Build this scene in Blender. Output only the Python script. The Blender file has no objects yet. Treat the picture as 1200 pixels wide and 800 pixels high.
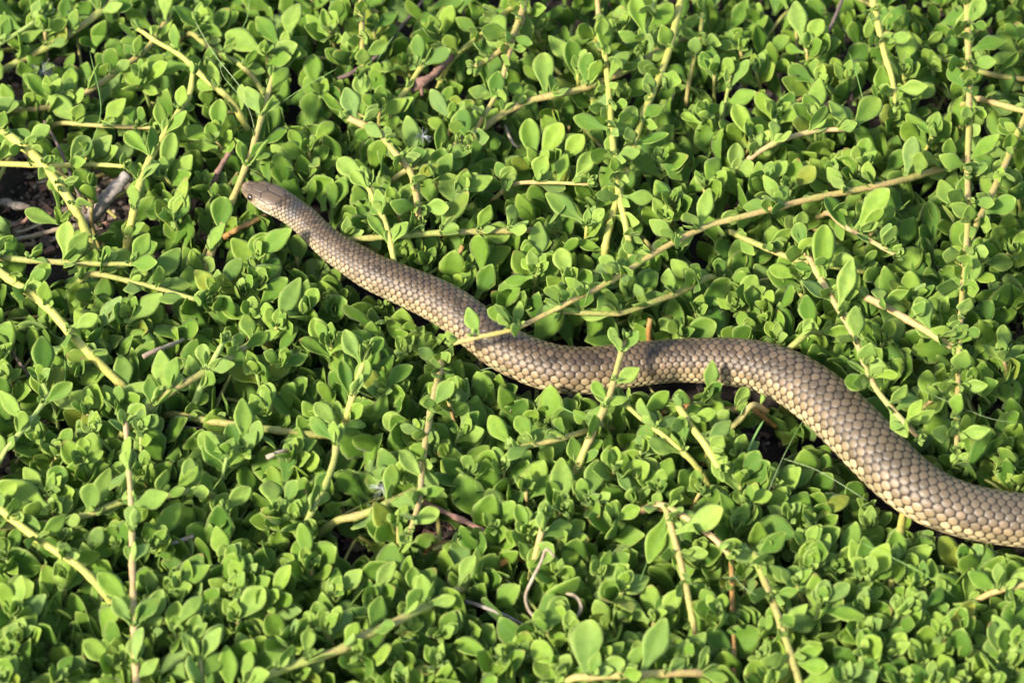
import bpy, math, random
import numpy as np
from mathutils import Vector, Matrix

random.seed(7)
rng = np.random.default_rng(7)
S = bpy.context.scene
COL = S.collection

# ------------------------------------------------------------------ camera
LENS, PITCH, DIST, ZT = 108.0, math.radians(50), 1.5, 0.045
CAM = Vector((0, -DIST*math.cos(PITCH), ZT + DIST*math.sin(PITCH)))
cam_d = bpy.data.cameras.new('camera'); cam = bpy.data.objects.new('camera', cam_d); COL.objects.link(cam)
cam.location = CAM
cam.rotation_euler = (math.pi/2 - PITCH, 0, 0)
cam_d.lens = LENS; cam_d.sensor_width = 36; cam_d.clip_start = 0.05; cam_d.clip_end = 200
cam_d.dof.use_dof = True; cam_d.dof.focus_distance = DIST + 0.018; cam_d.dof.aperture_fstop = 9.0
S.camera = cam
F = 1200*LENS/36
FWD = Vector((0, math.cos(PITCH), -math.sin(PITCH))); UPV = Vector((0, math.sin(PITCH), math.cos(PITCH))); RT = Vector((1, 0, 0))
PXM = DIST/F                                  # metres per photo pixel near the centre

# ------------------------------------------------------------------ light
SUN_DIR = Vector((-0.66, -0.47, 0.66)).normalized()   # towards the sun
EL = math.asin(SUN_DIR.z); AZ = math.atan2(SUN_DIR.x, SUN_DIR.y)
W = bpy.data.worlds.new('World'); S.world = W; W.use_nodes = True
nt = W.node_tree; bg = nt.nodes['Background']
sky = nt.nodes.new('ShaderNodeTexSky'); sky.sky_type = 'NISHITA'; sky.sun_disc = False
sky.sun_elevation = EL; sky.sun_rotation = AZ; sky.air_density = 1.0; sky.dust_density = 1.5
nt.links.new(sky.outputs[0], bg.inputs[0]); bg.inputs[1].default_value = 0.15
sl = bpy.data.lights.new('sun', 'SUN'); sl.energy = 3.6; sl.angle = math.radians(8.0); sl.color = (1.0, 0.945, 0.85)
so = bpy.data.objects.new('sun', sl); COL.objects.link(so)
so.rotation_euler = SUN_DIR.to_track_quat('Z', 'Y').to_euler(); so.location = SUN_DIR*3
S.view_settings.view_transform = 'Standard'; S.view_settings.look = 'None'
S.view_settings.exposure = 1.15; S.view_settings.gamma = 1.0
S.cycles.max_bounces = 8; S.cycles.transmission_bounces = 4; S.cycles.diffuse_bounces = 4

# ------------------------------------------------------------------ helpers
def at(px, py, z):
    d = FWD + RT*((px-600)/F) - UPV*((py-400)/F)
    return CAM + d*((z-CAM.z)/d.z)
def ray(px, py):
    return FWD + RT*((px-600)/F) - UPV*((py-400)/F)
def proj(P):
    v = P - CAM; k = v.dot(FWD)
    return 600 + F*v.dot(RT)/k, 400 - F*v.dot(UPV)/k
def hit_plane(px, py, P0, n):
    d = ray(px, py); return CAM + d*((P0-CAM).dot(n)/d.dot(n))
def tag(o, label=None, cat=None, group=None, kind=None):
    if label: o['label'] = label
    if cat: o['category'] = cat
    if group: o['group'] = group
    if kind: o['kind'] = kind
    return o
def link(name, data, parent=None):
    o = bpy.data.objects.new(name, data); COL.objects.link(o)
    if parent: o.parent = parent
    return o
def mesh_from(name, V, Fq, smooth=True, mat=None):
    V = np.asarray(V, dtype=np.float32); Fq = np.asarray(Fq, dtype=np.int32)
    me = bpy.data.meshes.new(name)
    me.vertices.add(len(V)); me.vertices.foreach_set('co', V.ravel())
    n = Fq.shape[1]
    me.loops.add(Fq.size); me.loops.foreach_set('vertex_index', Fq.ravel())
    me.polygons.add(len(Fq)); me.polygons.foreach_set('loop_start', np.arange(0, Fq.size, n, dtype=np.int32))
    me.polygons.foreach_set('use_smooth', np.full(len(Fq), smooth))
    if mat: me.materials.append(mat)
    me.update(calc_edges=True)
    return me
def vcol(me, name, C):
    a = me.color_attributes.new(name, 'FLOAT_COLOR', 'POINT')
    a.data.foreach_set('color', np.asarray(C, dtype=np.float32).ravel())
def spline(P, n):
    """Catmull-Rom through P (k x d) sampled at n points evenly by chord."""
    P = np.asarray(P, float); Q = np.vstack([2*P[0]-P[1], P, 2*P[-1]-P[-2]])
    out = []
    for i in range(len(P)-1):
        p0, p1, p2, p3 = Q[i:i+4]
        for t in np.linspace(0, 1, 24, endpoint=False):
            out.append(0.5*((2*p1)+(-p0+p2)*t+(2*p0-5*p1+4*p2-p3)*t*t+(-p0+3*p1-3*p2+p3)*t**3))
    out.append(P[-1]); out = np.array(out)
    s = np.r_[0, np.cumsum(np.linalg.norm(np.diff(out[:, :3 if out.shape[1] >= 3 else 2], axis=0), axis=1))]
    q = np.linspace(0, s[-1], n)
    return np.stack([np.interp(q, s, out[:, k]) for k in range(out.shape[1])], 1)
def tube(C, R, sides=8, cap=True):
    C = np.asarray(C, float); R = np.asarray(R, float); n = len(C)
    T = np.gradient(C, axis=0); T /= np.linalg.norm(T, axis=1)[:, None] + 1e-12
    a = np.array([0.13, 0.21, 0.97]) if abs(T[0, 2]) < .9 else np.array([1., .1, 0])
    u = a - T[0]*a.dot(T[0]); u /= np.linalg.norm(u); V = []
    th = np.arange(sides)*2*math.pi/sides
    for i in range(n):
        u = u - T[i]*u.dot(T[i]); u /= np.linalg.norm(u); w = np.cross(T[i], u)
        V.append(C[i] + R[i]*(np.cos(th)[:, None]*u + np.sin(th)[:, None]*w))
    V = np.concatenate(V); k = np.arange(sides); k2 = (k+1) % sides
    Fc = np.concatenate([np.stack([i*sides+k, i*sides+k2, (i+1)*sides+k2, (i+1)*sides+k], 1) for i in range(n-1)])
    if cap:
        b = len(V); V = np.vstack([V, C[0], C[-1]])
        Fc = np.vstack([Fc, np.stack([k2, k, np.full(sides, b), np.full(sides, b)], 1)[:, [0, 1, 2, 2]],
                        np.stack([(n-1)*sides+k, (n-1)*sides+k2, np.full(sides, b+1), np.full(sides, b+1)], 1)])
    return V, Fc
def fix_tris(V, Fc, mat, name, smooth=True):
    """tube faces may be degenerate quads at the caps: write them as triangles"""
    q = Fc[Fc[:, 2] != Fc[:, 3]]; t = Fc[Fc[:, 2] == Fc[:, 3]][:, :3]
    me = bpy.data.meshes.new(name)
    me.from_pydata([tuple(v) for v in V], [], [tuple(f) for f in q.tolist()] + [tuple(f) for f in t.tolist()])
    me.polygons.foreach_set('use_smooth', np.full(len(me.polygons), smooth))
    me.materials.append(mat); me.update(); return me

# ------------------------------------------------------------------ materials
def mat_new(name):
    m = bpy.data.materials.new(name); m.use_nodes = True
    n = m.node_tree.nodes; return m, n, m.node_tree.links, n['Principled BSDF'], n['Material Output']
def mixc(n, l, fac, a, b, typ='MIX'):
    x = n.new('ShaderNodeMix'); x.data_type = 'RGBA'; x.blend_type = typ
    for sock, v in ((x.inputs[0], fac), (x.inputs[6], a), (x.inputs[7], b)):
        if isinstance(v, (int, float)): sock.default_value = v
        elif isinstance(v, tuple): sock.default_value = (*v, 1)
        else: l.new(v, sock)
    return x.outputs[2]
def math_(n, l, op, a, b=0.0, c=None):
    x = n.new('ShaderNodeMath'); x.operation = op
    for i, v in enumerate((a, b, c)):
        if v is None: continue
        if isinstance(v, (int, float)): x.inputs[i].default_value = v
        else: l.new(v, x.inputs[i])
    return x.outputs[0]
def maprange(n, l, v, a, b, c=0.0, d=1.0):
    x = n.new('ShaderNodeMapRange'); x.interpolation_type = 'SMOOTHSTEP'
    l.new(v, x.inputs[0])
    for i, q in enumerate((a, b, c, d)): x.inputs[i+1].default_value = q
    return x.outputs[0]
def noise(n, l, scale, detail=3, vec=None, rough=.55):
    x = n.new('ShaderNodeTexNoise'); x.inputs['Scale'].default_value = scale; x.inputs['Detail'].default_value = detail
    x.inputs['Roughness'].default_value = rough
    if vec is not None: l.new(vec, x.inputs['Vector'])
    return x
def ramp(n, l, v, stops):
    x = n.new('ShaderNodeValToRGB'); l.new(v, x.inputs[0]); e = x.color_ramp.elements
    while len(e) < len(stops): e.new(0.5)
    for k, (p, c) in zip(e, stops): k.position = p; k.color = (*c, 1)
    return x.outputs[0]
def bump(n, l, h, dist, strength=1.0):
    x = n.new('ShaderNodeBump'); x.inputs['Distance'].default_value = dist; x.inputs['Strength'].default_value = strength
    l.new(h, x.inputs['Height']); return x.outputs[0]

def leaf_material():
    m, n, l, P, out = mat_new('leaf_green')
    A = n.new('ShaderNodeAttribute'); A.attribute_name = 'leaf'
    sep = n.new('ShaderNodeSeparateColor'); l.new(A.outputs['Color'], sep.inputs[0])
    t, s, r = sep.outputs
    OI = n.new('ShaderNodeObjectInfo')
    rnd = math_(n, l, 'FRACT', math_(n, l, 'ADD', r, OI.outputs['Random']))
    oc = n.new('ShaderNodeSeparateColor'); l.new(OI.outputs['Color'], oc.inputs[0])
    young, yellow, worn = oc.outputs
    geo = n.new('ShaderNodeNewGeometry')
    c = ramp(n, l, rnd, [(0, (.080, .185, .014)), (.28, (.135, .262, .020)), (.52, (.210, .352, .028)), (.8, (.325, .460, .046)), (1, (.200, .315, .075))])
    c = mixc(n, l, math_(n, l, 'MULTIPLY', young, 0.85), c, (.430, .540, .140))
    c = mixc(n, l, yellow, c, (.440, .400, .040))
    # broad mottling, paler margin, faint midrib, a few brown blemishes
    nz = noise(n, l, 260, 3, geo.outputs['Position'])
    c = mixc(n, l, math_(n, l, 'MULTIPLY', maprange(n, l, nz.outputs[0], .35, .7), .35), c, (.085, .190, .030))
    edge = math_(n, l, 'MAXIMUM', maprange(n, l, s, .72, .98), maprange(n, l, t, .90, 1.0))
    c = mixc(n, l, math_(n, l, 'MULTIPLY', edge, .62), c, (.480, .575, .130))
    base = maprange(n, l, t, .30, .05)
    c = mixc(n, l, math_(n, l, 'MULTIPLY', base, .40), c, (.330, .440, .100))
    rib = math_(n, l, 'MULTIPLY', maprange(n, l, s, .10, .0), maprange(n, l, t, .85, .4))
    c = mixc(n, l, math_(n, l, 'MULTIPLY', rib, .28), c, (.300, .420, .080))
    nz2 = noise(n, l, 420, 2, geo.outputs['Position'])
    sp = math_(n, l, 'MULTIPLY', maprange(n, l, nz2.outputs[0], .66, .72), math_(n, l, 'ADD', worn, .25))
    c = mixc(n, l, sp, c, (.260, .170, .060))
    tipb = math_(n, l, 'MULTIPLY', maprange(n, l, math_(n, l, 'ADD', t, math_(n, l, 'MULTIPLY', nz.outputs[0], .25)), 1.02, 1.12), worn)
    c = mixc(n, l, tipb, c, (.300, .160, .060))
    nz3 = noise(n, l, 2600, 2, geo.outputs['Position'])
    c = mixc(n, l, math_(n, l, 'MULTIPLY', maprange(n, l, nz3.outputs[0], .5, .75), .10), c, (.42, .50, .18))
    tg = math_(n, l, 'MULTIPLY', maprange(n, l, t, .45, 1.0), math_(n, l, 'FRACT', math_(n, l, 'MULTIPLY', rnd, 7.3)))
    c = mixc(n, l, math_(n, l, 'MULTIPLY', tg, .45), c, (.380, .480, .065))
    l.new(c, P.inputs['Base Color'])
    P.inputs['Roughness'].default_value = .62
    P.inputs['Specular IOR Level'].default_value = .28
    P.inputs['Sheen Weight'].default_value = .08; P.inputs['Sheen Roughness'].default_value = .45
    h = math_(n, l, 'ADD', math_(n, l, 'MULTIPLY', nz3.outputs[0], .25), nz.outputs[0])
    nb = bump(n, l, h, .0009, .55); l.new(nb, P.inputs['Normal'])
    tr = n.new('ShaderNodeBsdfTranslucent'); l.new(mixc(n, l, .5, c, (.36, .56, .03)), tr.inputs[0])
    mx = n.new('ShaderNodeMixShader'); mx.inputs[0].default_value = .38
    l.new(P.outputs[0], mx.inputs[1]); l.new(tr.outputs[0], mx.inputs[2]); l.new(mx.outputs[0], out.inputs[0])
    return m
def stem_material(name, c1, c2, c3, rough=.55):
    m, n, l, P, out = mat_new(name)
    geo = n.new('ShaderNodeNewGeometry')
    a = noise(n, l, 70, 3, geo.outputs['Position']); b = noise(n, l, 700, 4, geo.outputs['Position'])
    c = mixc(n, l, maprange(n, l, a.outputs[0], .35, .65), c1, c2)
    c = mixc(n, l, maprange(n, l, b.outputs[0], .52, .72), c, c3)
    l.new(c, P.inputs['Base Color']); P.inputs['Roughness'].default_value = rough
    P.inputs['Specular IOR Level'].default_value = .3
    l.new(bump(n, l, b.outputs[0], .0006, .7), P.inputs['Normal'])
    return m
M_LEAF = leaf_material()
M_STEM = {
 'tan': stem_material('stem_tan', (.47, .33, .12), (.38, .34, .09), (.30, .20, .08)),
 'yellow': stem_material('stem_yellow', (.50, .43, .10), (.42, .40, .09), (.34, .37, .07)),
 'olive': stem_material('stem_olive', (.30, .33, .07), (.36, .29, .09), (.22, .20, .06)),
 'pink': stem_material('stem_pink', (.50, .32, .15), (.40, .34, .11), (.35, .20, .10)),
 'green': stem_material('stem_green', (.26, .36, .08), (.33, .38, .10), (.20, .28, .06)),
 'orange': stem_material('stem_orange', (.42, .20, .05), (.36, .22, .07), (.22, .10, .04)),
}
M_DEAD = stem_material('dead_wood_grey', (.32, .27, .22), (.24, .18, .13), (.12, .09, .07), .8)
M_DRY = stem_material('dry_straw', (.45, .36, .24), (.30, .22, .14), (.20, .13, .08), .75)
M_TWIG = stem_material('dark_twig', (.18, .12, .09), (.13, .09, .07), (.30, .24, .19), .8)
M_RED = stem_material('reddish_twig', (.34, .18, .12), (.26, .15, .10), (.15, .08, .06), .75)
def soil_material():
    m, n, l, P, out = mat_new('dark_soil')
    geo = n.new('ShaderNodeNewGeometry')
    a = noise(n, l, 90, 6, geo.outputs['Position']); b = noise(n, l, 900, 4, geo.outputs['Position'])
    c = ramp(n, l, a.outputs[0], [(.3, (.018, .012, .009)), (.55, (.045, .030, .021)), (.75, (.085, .058, .040))])
    c = mixc(n, l, maprange(n, l, b.outputs[0], .55, .8), c, (.16, .11, .08))
    l.new(c, P.inputs['Base Color']); P.inputs['Roughness'].default_value = .95
    l.new(bump(n, l, b.outputs[0], .002), P.inputs['Normal']); return m
M_SOIL = soil_material()
def snake_material():
    m, n, l, P, out = mat_new('snake_scales')
    A = n.new('ShaderNodeAttribute'); A.attribute_name = 'skin'
    geo = n.new('ShaderNodeNewGeometry')
    b = noise(n, l, 1500, 4, geo.outputs['Position'])
    c = mixc(n, l, math_(n, l, 'MULTIPLY', maprange(n, l, b.outputs[0], .45, .75), .30), A.outputs['Color'], (.12, .085, .06))
    l.new(c, P.inputs['Base Color']); P.inputs['Roughness'].default_value = .38
    P.inputs['Specular IOR Level'].default_value = .42
    l.new(bump(n, l, b.outputs[0], .0004, .5), P.inputs['Normal']); return m
M_SNAKE = snake_material()
def eye_material():
    m, n, l, P, out = mat_new('snake_eye')
    tc = n.new('ShaderNodeTexCoord'); v = n.new('ShaderNodeVectorMath'); v.operation = 'LENGTH'
    mp = n.new('ShaderNodeMapping'); mp.inputs['Scale'].default_value = (1, 1, 0)
    l.new(tc.outputs['Object'], mp.inputs[0]); l.new(mp.outputs[0], v.inputs[0])
    c = ramp(n, l, v.outputs['Value'], [(0, (.004, .003, .003)), (.50, (.006, .004, .003)), (.56, (.30, .17, .05)), (.62, (.06, .03, .012)), (.8, (.02, .012, .008)), (1, (.01, .008, .006))])
    l.new(c, P.inputs['Base Color']); P.inputs['Roughness'].default_value = .08
    P.inputs['Coat Weight'].default_value = 1.0; P.inputs['Coat Roughness'].default_value = .03; return m
M_EYE = eye_material()
def plain(name, c, rough=.6, tl=0.0):
    m, n, l, P, out = mat_new(name); P.inputs['Base Color'].default_value = (*c, 1); P.inputs['Roughness'].default_value = rough
    return m
M_BLADE = plain('grass_blade_green', (.17, .30, .06), .5)
M_THREAD = plain('pale_thread', (.26, .33, .13), .5)
M_FLUFF = plain('white_fluff', (.72, .72, .70), .8)

# ------------------------------------------------------------------ snake centre line (photo pixels, full width)
SN = np.array([(284,217,0),(297,224,28),(313,231,36),(325,237,39),(338,245,37),(357,259,35),(373,275,35),(392,291,38),(415,306,42),(438,320,45),
 (470,334,48),(500,347,51),(530,363,53),(558,384,54),(585,405,56),(615,421,57),(650,432,58),(690,435,58),(735,429,55),(780,424,53),(820,423,55),
 (860,425,59),(900,433,63),(935,449,67),(968,473,70),(1000,503,72),(1030,534,72),(1058,561,71),(1090,583,69),(1125,597,67),(1165,606,66),(1200,610,66),
 (1250,612,66),(1310,604,64),(1380,585,62),(1460,570,58)], float)
SNP = spline(SN, 1600)                       # dense pixel line: x, y, width
def snake_gap(x, y):
    """pixels from the silhouette: negative inside"""
    d = np.hypot(SNP[:, 0]-x, SNP[:, 1]-y); i = int(np.argmin(d - SNP[:, 2]/2)); return d[i] - SNP[i, 2]/2
ZB = 0.029                                   # height of the belly over the soil
def sn_z(a, w):                              # centre height for arc distance a (px) and width w (px)
    lift = 0.010*math.exp(-(a/70.0)**2) + 0.003*math.sin(a/95.0)
    return ZB + 0.46*w*PXM + lift + (0.004 if a < 120 else 0.004*math.exp(-(a-120)/80))
def build_snake():
    SM = 6
    arc_px = np.r_[0, np.cumsum(np.hypot(np.diff(SNP[:, 0]), np.diff(SNP[:, 1])))]
    Ltot = arc_px[-1]
    head_w = np.array([(0,0.01),(.35,1.9),(1,3.4),(2,5.0),(4,6.9),(7,8.8),(11,11.0),(16,13.4),(22,15.8),(30,18.2),(38,19.2),(46,19.3),(55,18.3),(66,17.3),(78,17.2)])
    head_h = np.array([(0,0.01),(.35,2.0),(1,3.6),(2,5.0),(4,6.4),(7,7.6),(11,8.8),(16,10.4),(22,11.8),(30,12.6),(38,13.2),(46,13.8),(55,14.4),(66,15.2),(78,16.2)])
    st = [0, .12, .35, .65, 1.0, 1.5, 2.0, 2.7]; a = 3.4
    while a < Ltot: st.append(a); a += .62 if a < 90 else (.85 if a < 250 else 1.05)
    st = np.array(st); n = len(st)
    X = np.interp(st, arc_px, SNP[:, 0]); Y = np.interp(st, arc_px, SNP[:, 1]); Wd = np.interp(st, arc_px, SNP[:, 2])
    hw = np.where(st < 78, np.interp(st, head_w[:, 0], head_w[:, 1]), Wd/2)
    hh = np.where(st < 78, np.interp(st, head_h[:, 0], head_h[:, 1]), Wd/2*.96)
    k = np.clip((st-60)/60, 0, 1); k = k*k*(3-2*k)
    hw = np.where(st > 60, (1-k)*np.interp(st, head_w[:, 0], head_w[:, 1]) + k*Wd/2, hw)
    hh = np.where(st > 60, (1-k)*np.interp(st, head_h[:, 0], head_h[:, 1]) + k*Wd/2*.96, hh)
    C = np.array([at(x, y, sn_z(s, max(w, 30)))[:] for x, y, s, w in zip(X, Y, st, Wd)])
    # straighten tiny kinks
    for _ in range(40): C[1:-1] = .5*C[1:-1] + .25*(C[:-2] + C[2:])
    dep = (C - np.array(CAM[:])) @ np.array(FWD[:]); pm = dep/F          # metres per px at each ring
    T = np.gradient(C, axis=0); T /= np.linalg.norm(T, axis=1)[:, None]
    Up = np.array([0, 0, 1.]); Sd = np.cross(T, Up); Sd /= np.linalg.norm(Sd, axis=1)[:, None]; U = np.cross(Sd, T)
    # Sd: sideways; T points away from the head
    NV = 236
    ph = (np.arange(NV)/NV*2 - 1)*math.pi                                # 0 = back, +-pi = belly
    ROWS = 17; dors = math.radians(272)
    pitch = np.maximum(hw*2*.174, 5.2)
    # arc length in px of true 3d
    arc3 = np.r_[0, np.cumsum(np.linalg.norm(np.diff(C, axis=0), axis=1))]/PXM
    u = np.r_[0, np.cumsum(np.diff(arc3)/(.5*(pitch[1:]+pitch[:-1])))]
    PH, UU = np.meshgrid(ph, u); ST = np.repeat(st[:, None], NV, 1); HW = np.repeat(hw[:, None], NV, 1); HH = np.repeat(hh[:, None], NV, 1)
    V = PH/dors*ROWS + 0.0
    # ---- body scales
    best = np.full(UU.shape, -9.); bid = np.zeros(UU.shape); br = np.zeros(UU.shape); bx = np.zeros(UU.shape)
    i0 = np.floor(V)
    for di in (0, 1):
        i = i0 + di; o = .5*np.mod(i, 2)
        for dk in (0, -1, 1):
            kk = np.round(UU-o) + dk
            x = UU - o - kk; y = V - i
            edge = .72 + .05*(np.abs(i) > 8)
            h = 1 - (np.abs(x)/.565)**1.8 - (np.abs(y)/edge)**2.0
            hs = h + .60*x
            m = hs > best
            best = np.where(m, hs, best); bid = np.where(m, i*1000.+kk, bid); br = np.where(m, i, br); bx = np.where(m, h, bx)
    hcore = np.clip(bx, 0, 1)
    rel = np.clip(hcore*2.2, 0, 1)**.6*.62 + .42*np.clip(best, 0, 1.2)
    groove = np.clip((hcore-.17)/.46, 0, 1)
    belly = np.abs(PH) > dors/2 - .02
    ub = np.mod(UU, 1.0); belly_h = np.clip(np.minimum(ub, 1-ub)*7, 0, 1)
    rel = np.where(belly, belly_h*.5, rel); groove = np.where(belly, belly_h*.5+.5, groove)
    bid = np.where(belly, 5e5 + np.floor(UU), bid); br = np.where(belly, 9.5, np.abs(br))
    # ---- head shields
    seeds = [(1.0,0,3.4,4.2)]
    for sgn in (1, -1):
        seeds += [(6,sgn*3.6,3.4,3.6),(12.5,sgn*4.6,4.4,4.8),(23.5,sgn*8.6,8.2,3.8),(40,sgn*7.4,10.5,7.6),(5.5,sgn*9.5,3.4,3.4),(11.5,sgn*12,3.6,3.6),
                  (15.5,sgn*16.5,2.4,3.0),(20.3,sgn*16.0,4.6,4.2),(27.5,sgn*15,3.0,3.0),(27.5,sgn*20,3.0,3.0),(35,sgn*17.5,5.2,4.2),(44,sgn*20,5.5,4.0),(46,sgn*15.5,4,3.4)]
        seeds += [(x_, sgn*(17+x_*.16), 3.8, 3.6) for x_ in (3.5,)] + [(x_, sgn*23.5, 4.0, 3.8) for x_ in (10,17,24,31,38.5,47)]
        seeds += [(x_, sgn*30.5, 4.0, 3.6) for x_ in (4,11,18,25,32,40,48)] + [(x_, sgn*38, 5., 4.) for x_ in (8,18,28,38,48)] + [(x_, sgn*46, 6., 5.) for x_ in (10,24,38,50)]
    seeds.append((23.5,0,9.0,5.0))
    R0 = (HW+HH)/2; YY = PH*np.maximum(R0, 9)*1.0
    hd = ST < 66
    d1 = np.full(UU.shape, 99.); d2 = np.full(UU.shape, 99.); hid = np.zeros(UU.shape)
    for q, (sx, sy, sa, sb) in enumerate(seeds):
        d = np.hypot((ST-sx)/sa, (YY-sy)/sb); m = d < d1
        d2 = np.where(m, d1, np.minimum(d2, d)); hid = np.where(m, q, hid); d1 = np.minimum(d1, d)
    gr = np.clip((d2-d1)/.27, 0, 1); hrel = gr*.55 + .25*np.clip(1-d1, 0, 1)
    bl = np.clip((ST + np.abs(YY)*.30 - 48)/6, 0, 1) + 0*ST; bl = np.where(ST + np.abs(YY)*.18 > 50, 1.0, bl*(ST > 44))
    small = .7 + .3*np.clip((ST-50)/60, 0, 1)
    amp = np.clip(HW*2/66, .5, 1.05)*2.0
    bump_h = bl*rel*amp*small + (1-bl)*hrel*1.3*(ST > 2)
    # brow ridge and eye socket, jaw bulge
    for sgn in (1, -1):
        e = np.exp(-(((ST-20.3)/4.2)**2 + ((YY-sgn*15.8)/3.6)**2)*1.2); bump_h -= 1.5*e
        e = np.exp(-(((ST-20.5)/7.0)**2 + ((YY-sgn*10.6)/2.0)**2)); bump_h += .9*e
        e = np.exp(-(((ST-3.6)/1.15)**2 + ((YY-sgn*9.0)/1.25)**2)); bump_h -= 1.3*e       # nostril
        e = np.exp(-((YY-sgn*27.0)/.9)**2)*(ST > 2)*(ST < 50); bump_h -= 1.3*e             # mouth line
    # ---- positions; super-elliptic section, belly flattened
    cs, sn_ = np.cos(PH), np.sin(PH)
    headk = np.clip(1-(ST-30)/50, 0, 1)
    pw = 1 - .14*headk
    cx = np.sign(sn_)*np.abs(sn_)**pw; cz = np.sign(cs)*np.abs(cs)**pw
    cz = np.where(cs < 0, cz*.82, cz)
    nx, nz = sn_/np.maximum(HW, .5), cs/np.maximum(HH, .5); nn = np.hypot(nx, nz); nx, nz = nx/nn, nz/nn
    PM = pm[:, None]
    ox = (HW*cx*.955 + bump_h*nx)*PM; oz = (HH*cz*.955 + bump_h*nz)*PM
    V3 = C[:, None, :] + ox[..., None]*Sd[:, None, :] + oz[..., None]*U[:, None, :]
    # ---- colour per scale
    r1 = np.mod(np.sin(bid*12.9898 + 3.1)*43758.5453, 1); r2 = np.mod(np.sin(bid*78.233 + 1.7)*12543.123, 1)
    def L(*c): return np.array(c)
    back, side, low, bellyc = L(.120,.079,.042), L(.340,.222,.108), L(.640,.505,.255), L(.690,.580,.230)
    q = np.where(belly, 9.5, br)[..., None]
    col = back + (side-back)*np.clip((q-1.4)/3.4, 0, 1) + (low-side)*np.clip((q-3.6)/2.6, 0, 1) + (bellyc-low)*np.clip((q-7.6)/1.5, 0, 1)
    band = (.5+.5*np.sin(UU*1.15 + 1.5*np.sin(UU*.31) + .3*br))*(.5+.5*np.sin(UU*.37+2))
    col = col*(1 - .22*band[..., None]*np.clip((7-q)/4, 0, 1))
    blot = np.sin(UU*.9+V*.7+2*np.sin(V*1.3+UU*.2))*np.sin(UU*.23-V*.9+1.3); blot = np.clip(blot-.25, 0, 1)[..., None]
    col = col*(.66 + .62*r1[..., None]**1.3)*(1-.42*blot)
    dull = (r2 > .93)[..., None]; col = np.where(dull, col*.62, col); col = col*(.92+.16*np.mod(r2*7.1, 1)[..., None]*L(1.05,1.0,.85))
    org = (np.exp(-((ST-345)/110)**2)*np.clip((br-3)/2, 0, 1)*(r2 > .35))[..., None]
    col = col*(1-.35*org) + L(.44,.27,.14)*.35*org
    grey = np.clip((ST-640)/200, 0, 1)[..., None]*np.clip((5-q)/4, 0, 1)*.45
    col = col*(1-grey) + L(.160,.128,.078)*grey
    pale = np.clip(1-(ST-60)/180, 0, 1)[..., None]*np.clip((q-2)/3, 0, 1)*.45
    col = col*(1-pale) + L(.48,.38,.27)*pale
    dark = L(.020,.014,.009)[None, None, :] + .03*col
    g = (groove**.8)[..., None]; col = col*g + dark*(1-g)
    # nape patch, bluish dark
    nape = (np.exp(-((ST-69)/8.0)**2)*np.clip(1.15-np.abs(YY)/17, 0, 1)*1.0)[..., None]
    col = col*(1-nape) + L(.052,.048,.042)*nape*(.4+.6*g)
    hr = np.mod(np.sin(hid*7.77)*9999.1, 1)[..., None]
    htop = L(.118,.080,.048)*(.9+.22*hr); hside = L(.36,.255,.145)*(.88+.25*hr); hlow = L(.52,.44,.29)
    ay = np.abs(YY)[..., None]
    hc = htop + (hside-htop)*np.clip((ay-11.5)/5, 0, 1) + (hlow-hside)*np.clip((ay-20)/8, 0, 1)
    hc = hc + (L(.40,.28,.17)-hc)*np.clip(1-ST[..., None]/11, 0, 1)*.7
    hc = hc*gr[..., None]**.6*.82 + hc*.18
    for sgn in (1, -1):
        e = np.exp(-(((ST-20.3)/4.9)**2 + ((YY-sgn*15.8)/4.4)**2)**2)[..., None]; hc = hc*(1-.75*e) + L(.05,.035,.025)*.75*e
        e = np.exp(-(((ST-3.6)/1.2)**2 + ((YY-sgn*9.0)/1.3)**2))[..., None]; hc = hc*(1-.9*e)
        e = (np.exp(-((YY-sgn*27.0)/.8)**2)*(ST > 2)*(ST < 50))[..., None]; hc = hc*(1-.85*e)
        e = np.exp(-(((ST-39)/2.8)**2 + ((YY-sgn*24.0)/2.4)**2))[..., None]; hc = hc*(1-.55*e) + L(.25,.12,.04)*.55*e
    b3 = bl[..., None]; col = col*b3 + hc*(1-b3)
    idx = np.arange(n*NV).reshape(n, NV)
    Fq = np.stack([idx[:-1], np.roll(idx, -1, 1)[:-1], np.roll(idx, -1, 1)[1:], idx[1:]], -1).reshape(-1, 4)
    root = bpy.data.objects.new('snake', None); COL.objects.link(root)
    base = Vector(C[n//2]); base.z = ZB; root.location = base
    tag(root, 'slender brown scaly snake winding over the leafy ground cover, head raised', 'snake')
    me = mesh_from('snake_body', V3.reshape(-1, 3) - np.array(base[:]), Fq, True, M_SNAKE)
    vcol(me, 'skin', np.concatenate([col.reshape(-1, 3), np.ones((n*NV, 1))], 1))
    link('body', me, root)
    # eyes
    bm_V, bm_F = [], []
    nu, nv = 24, 14
    for i in range(nv+1):
        for j in range(nu):
            th = i/nv*math.pi; bm_V.append((math.sin(th)*math.cos(j/nu*2*math.pi), math.sin(th)*math.sin(j/nu*2*math.pi), math.cos(th)))
    for i in range(nv):
        for j in range(nu): bm_F.append((i*nu+j, (i+1)*nu+j, (i+1)*nu+(j+1) % nu, i*nu+(j+1) % nu))
    eye = mesh_from('eye', bm_V, bm_F, True, M_EYE)
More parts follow.
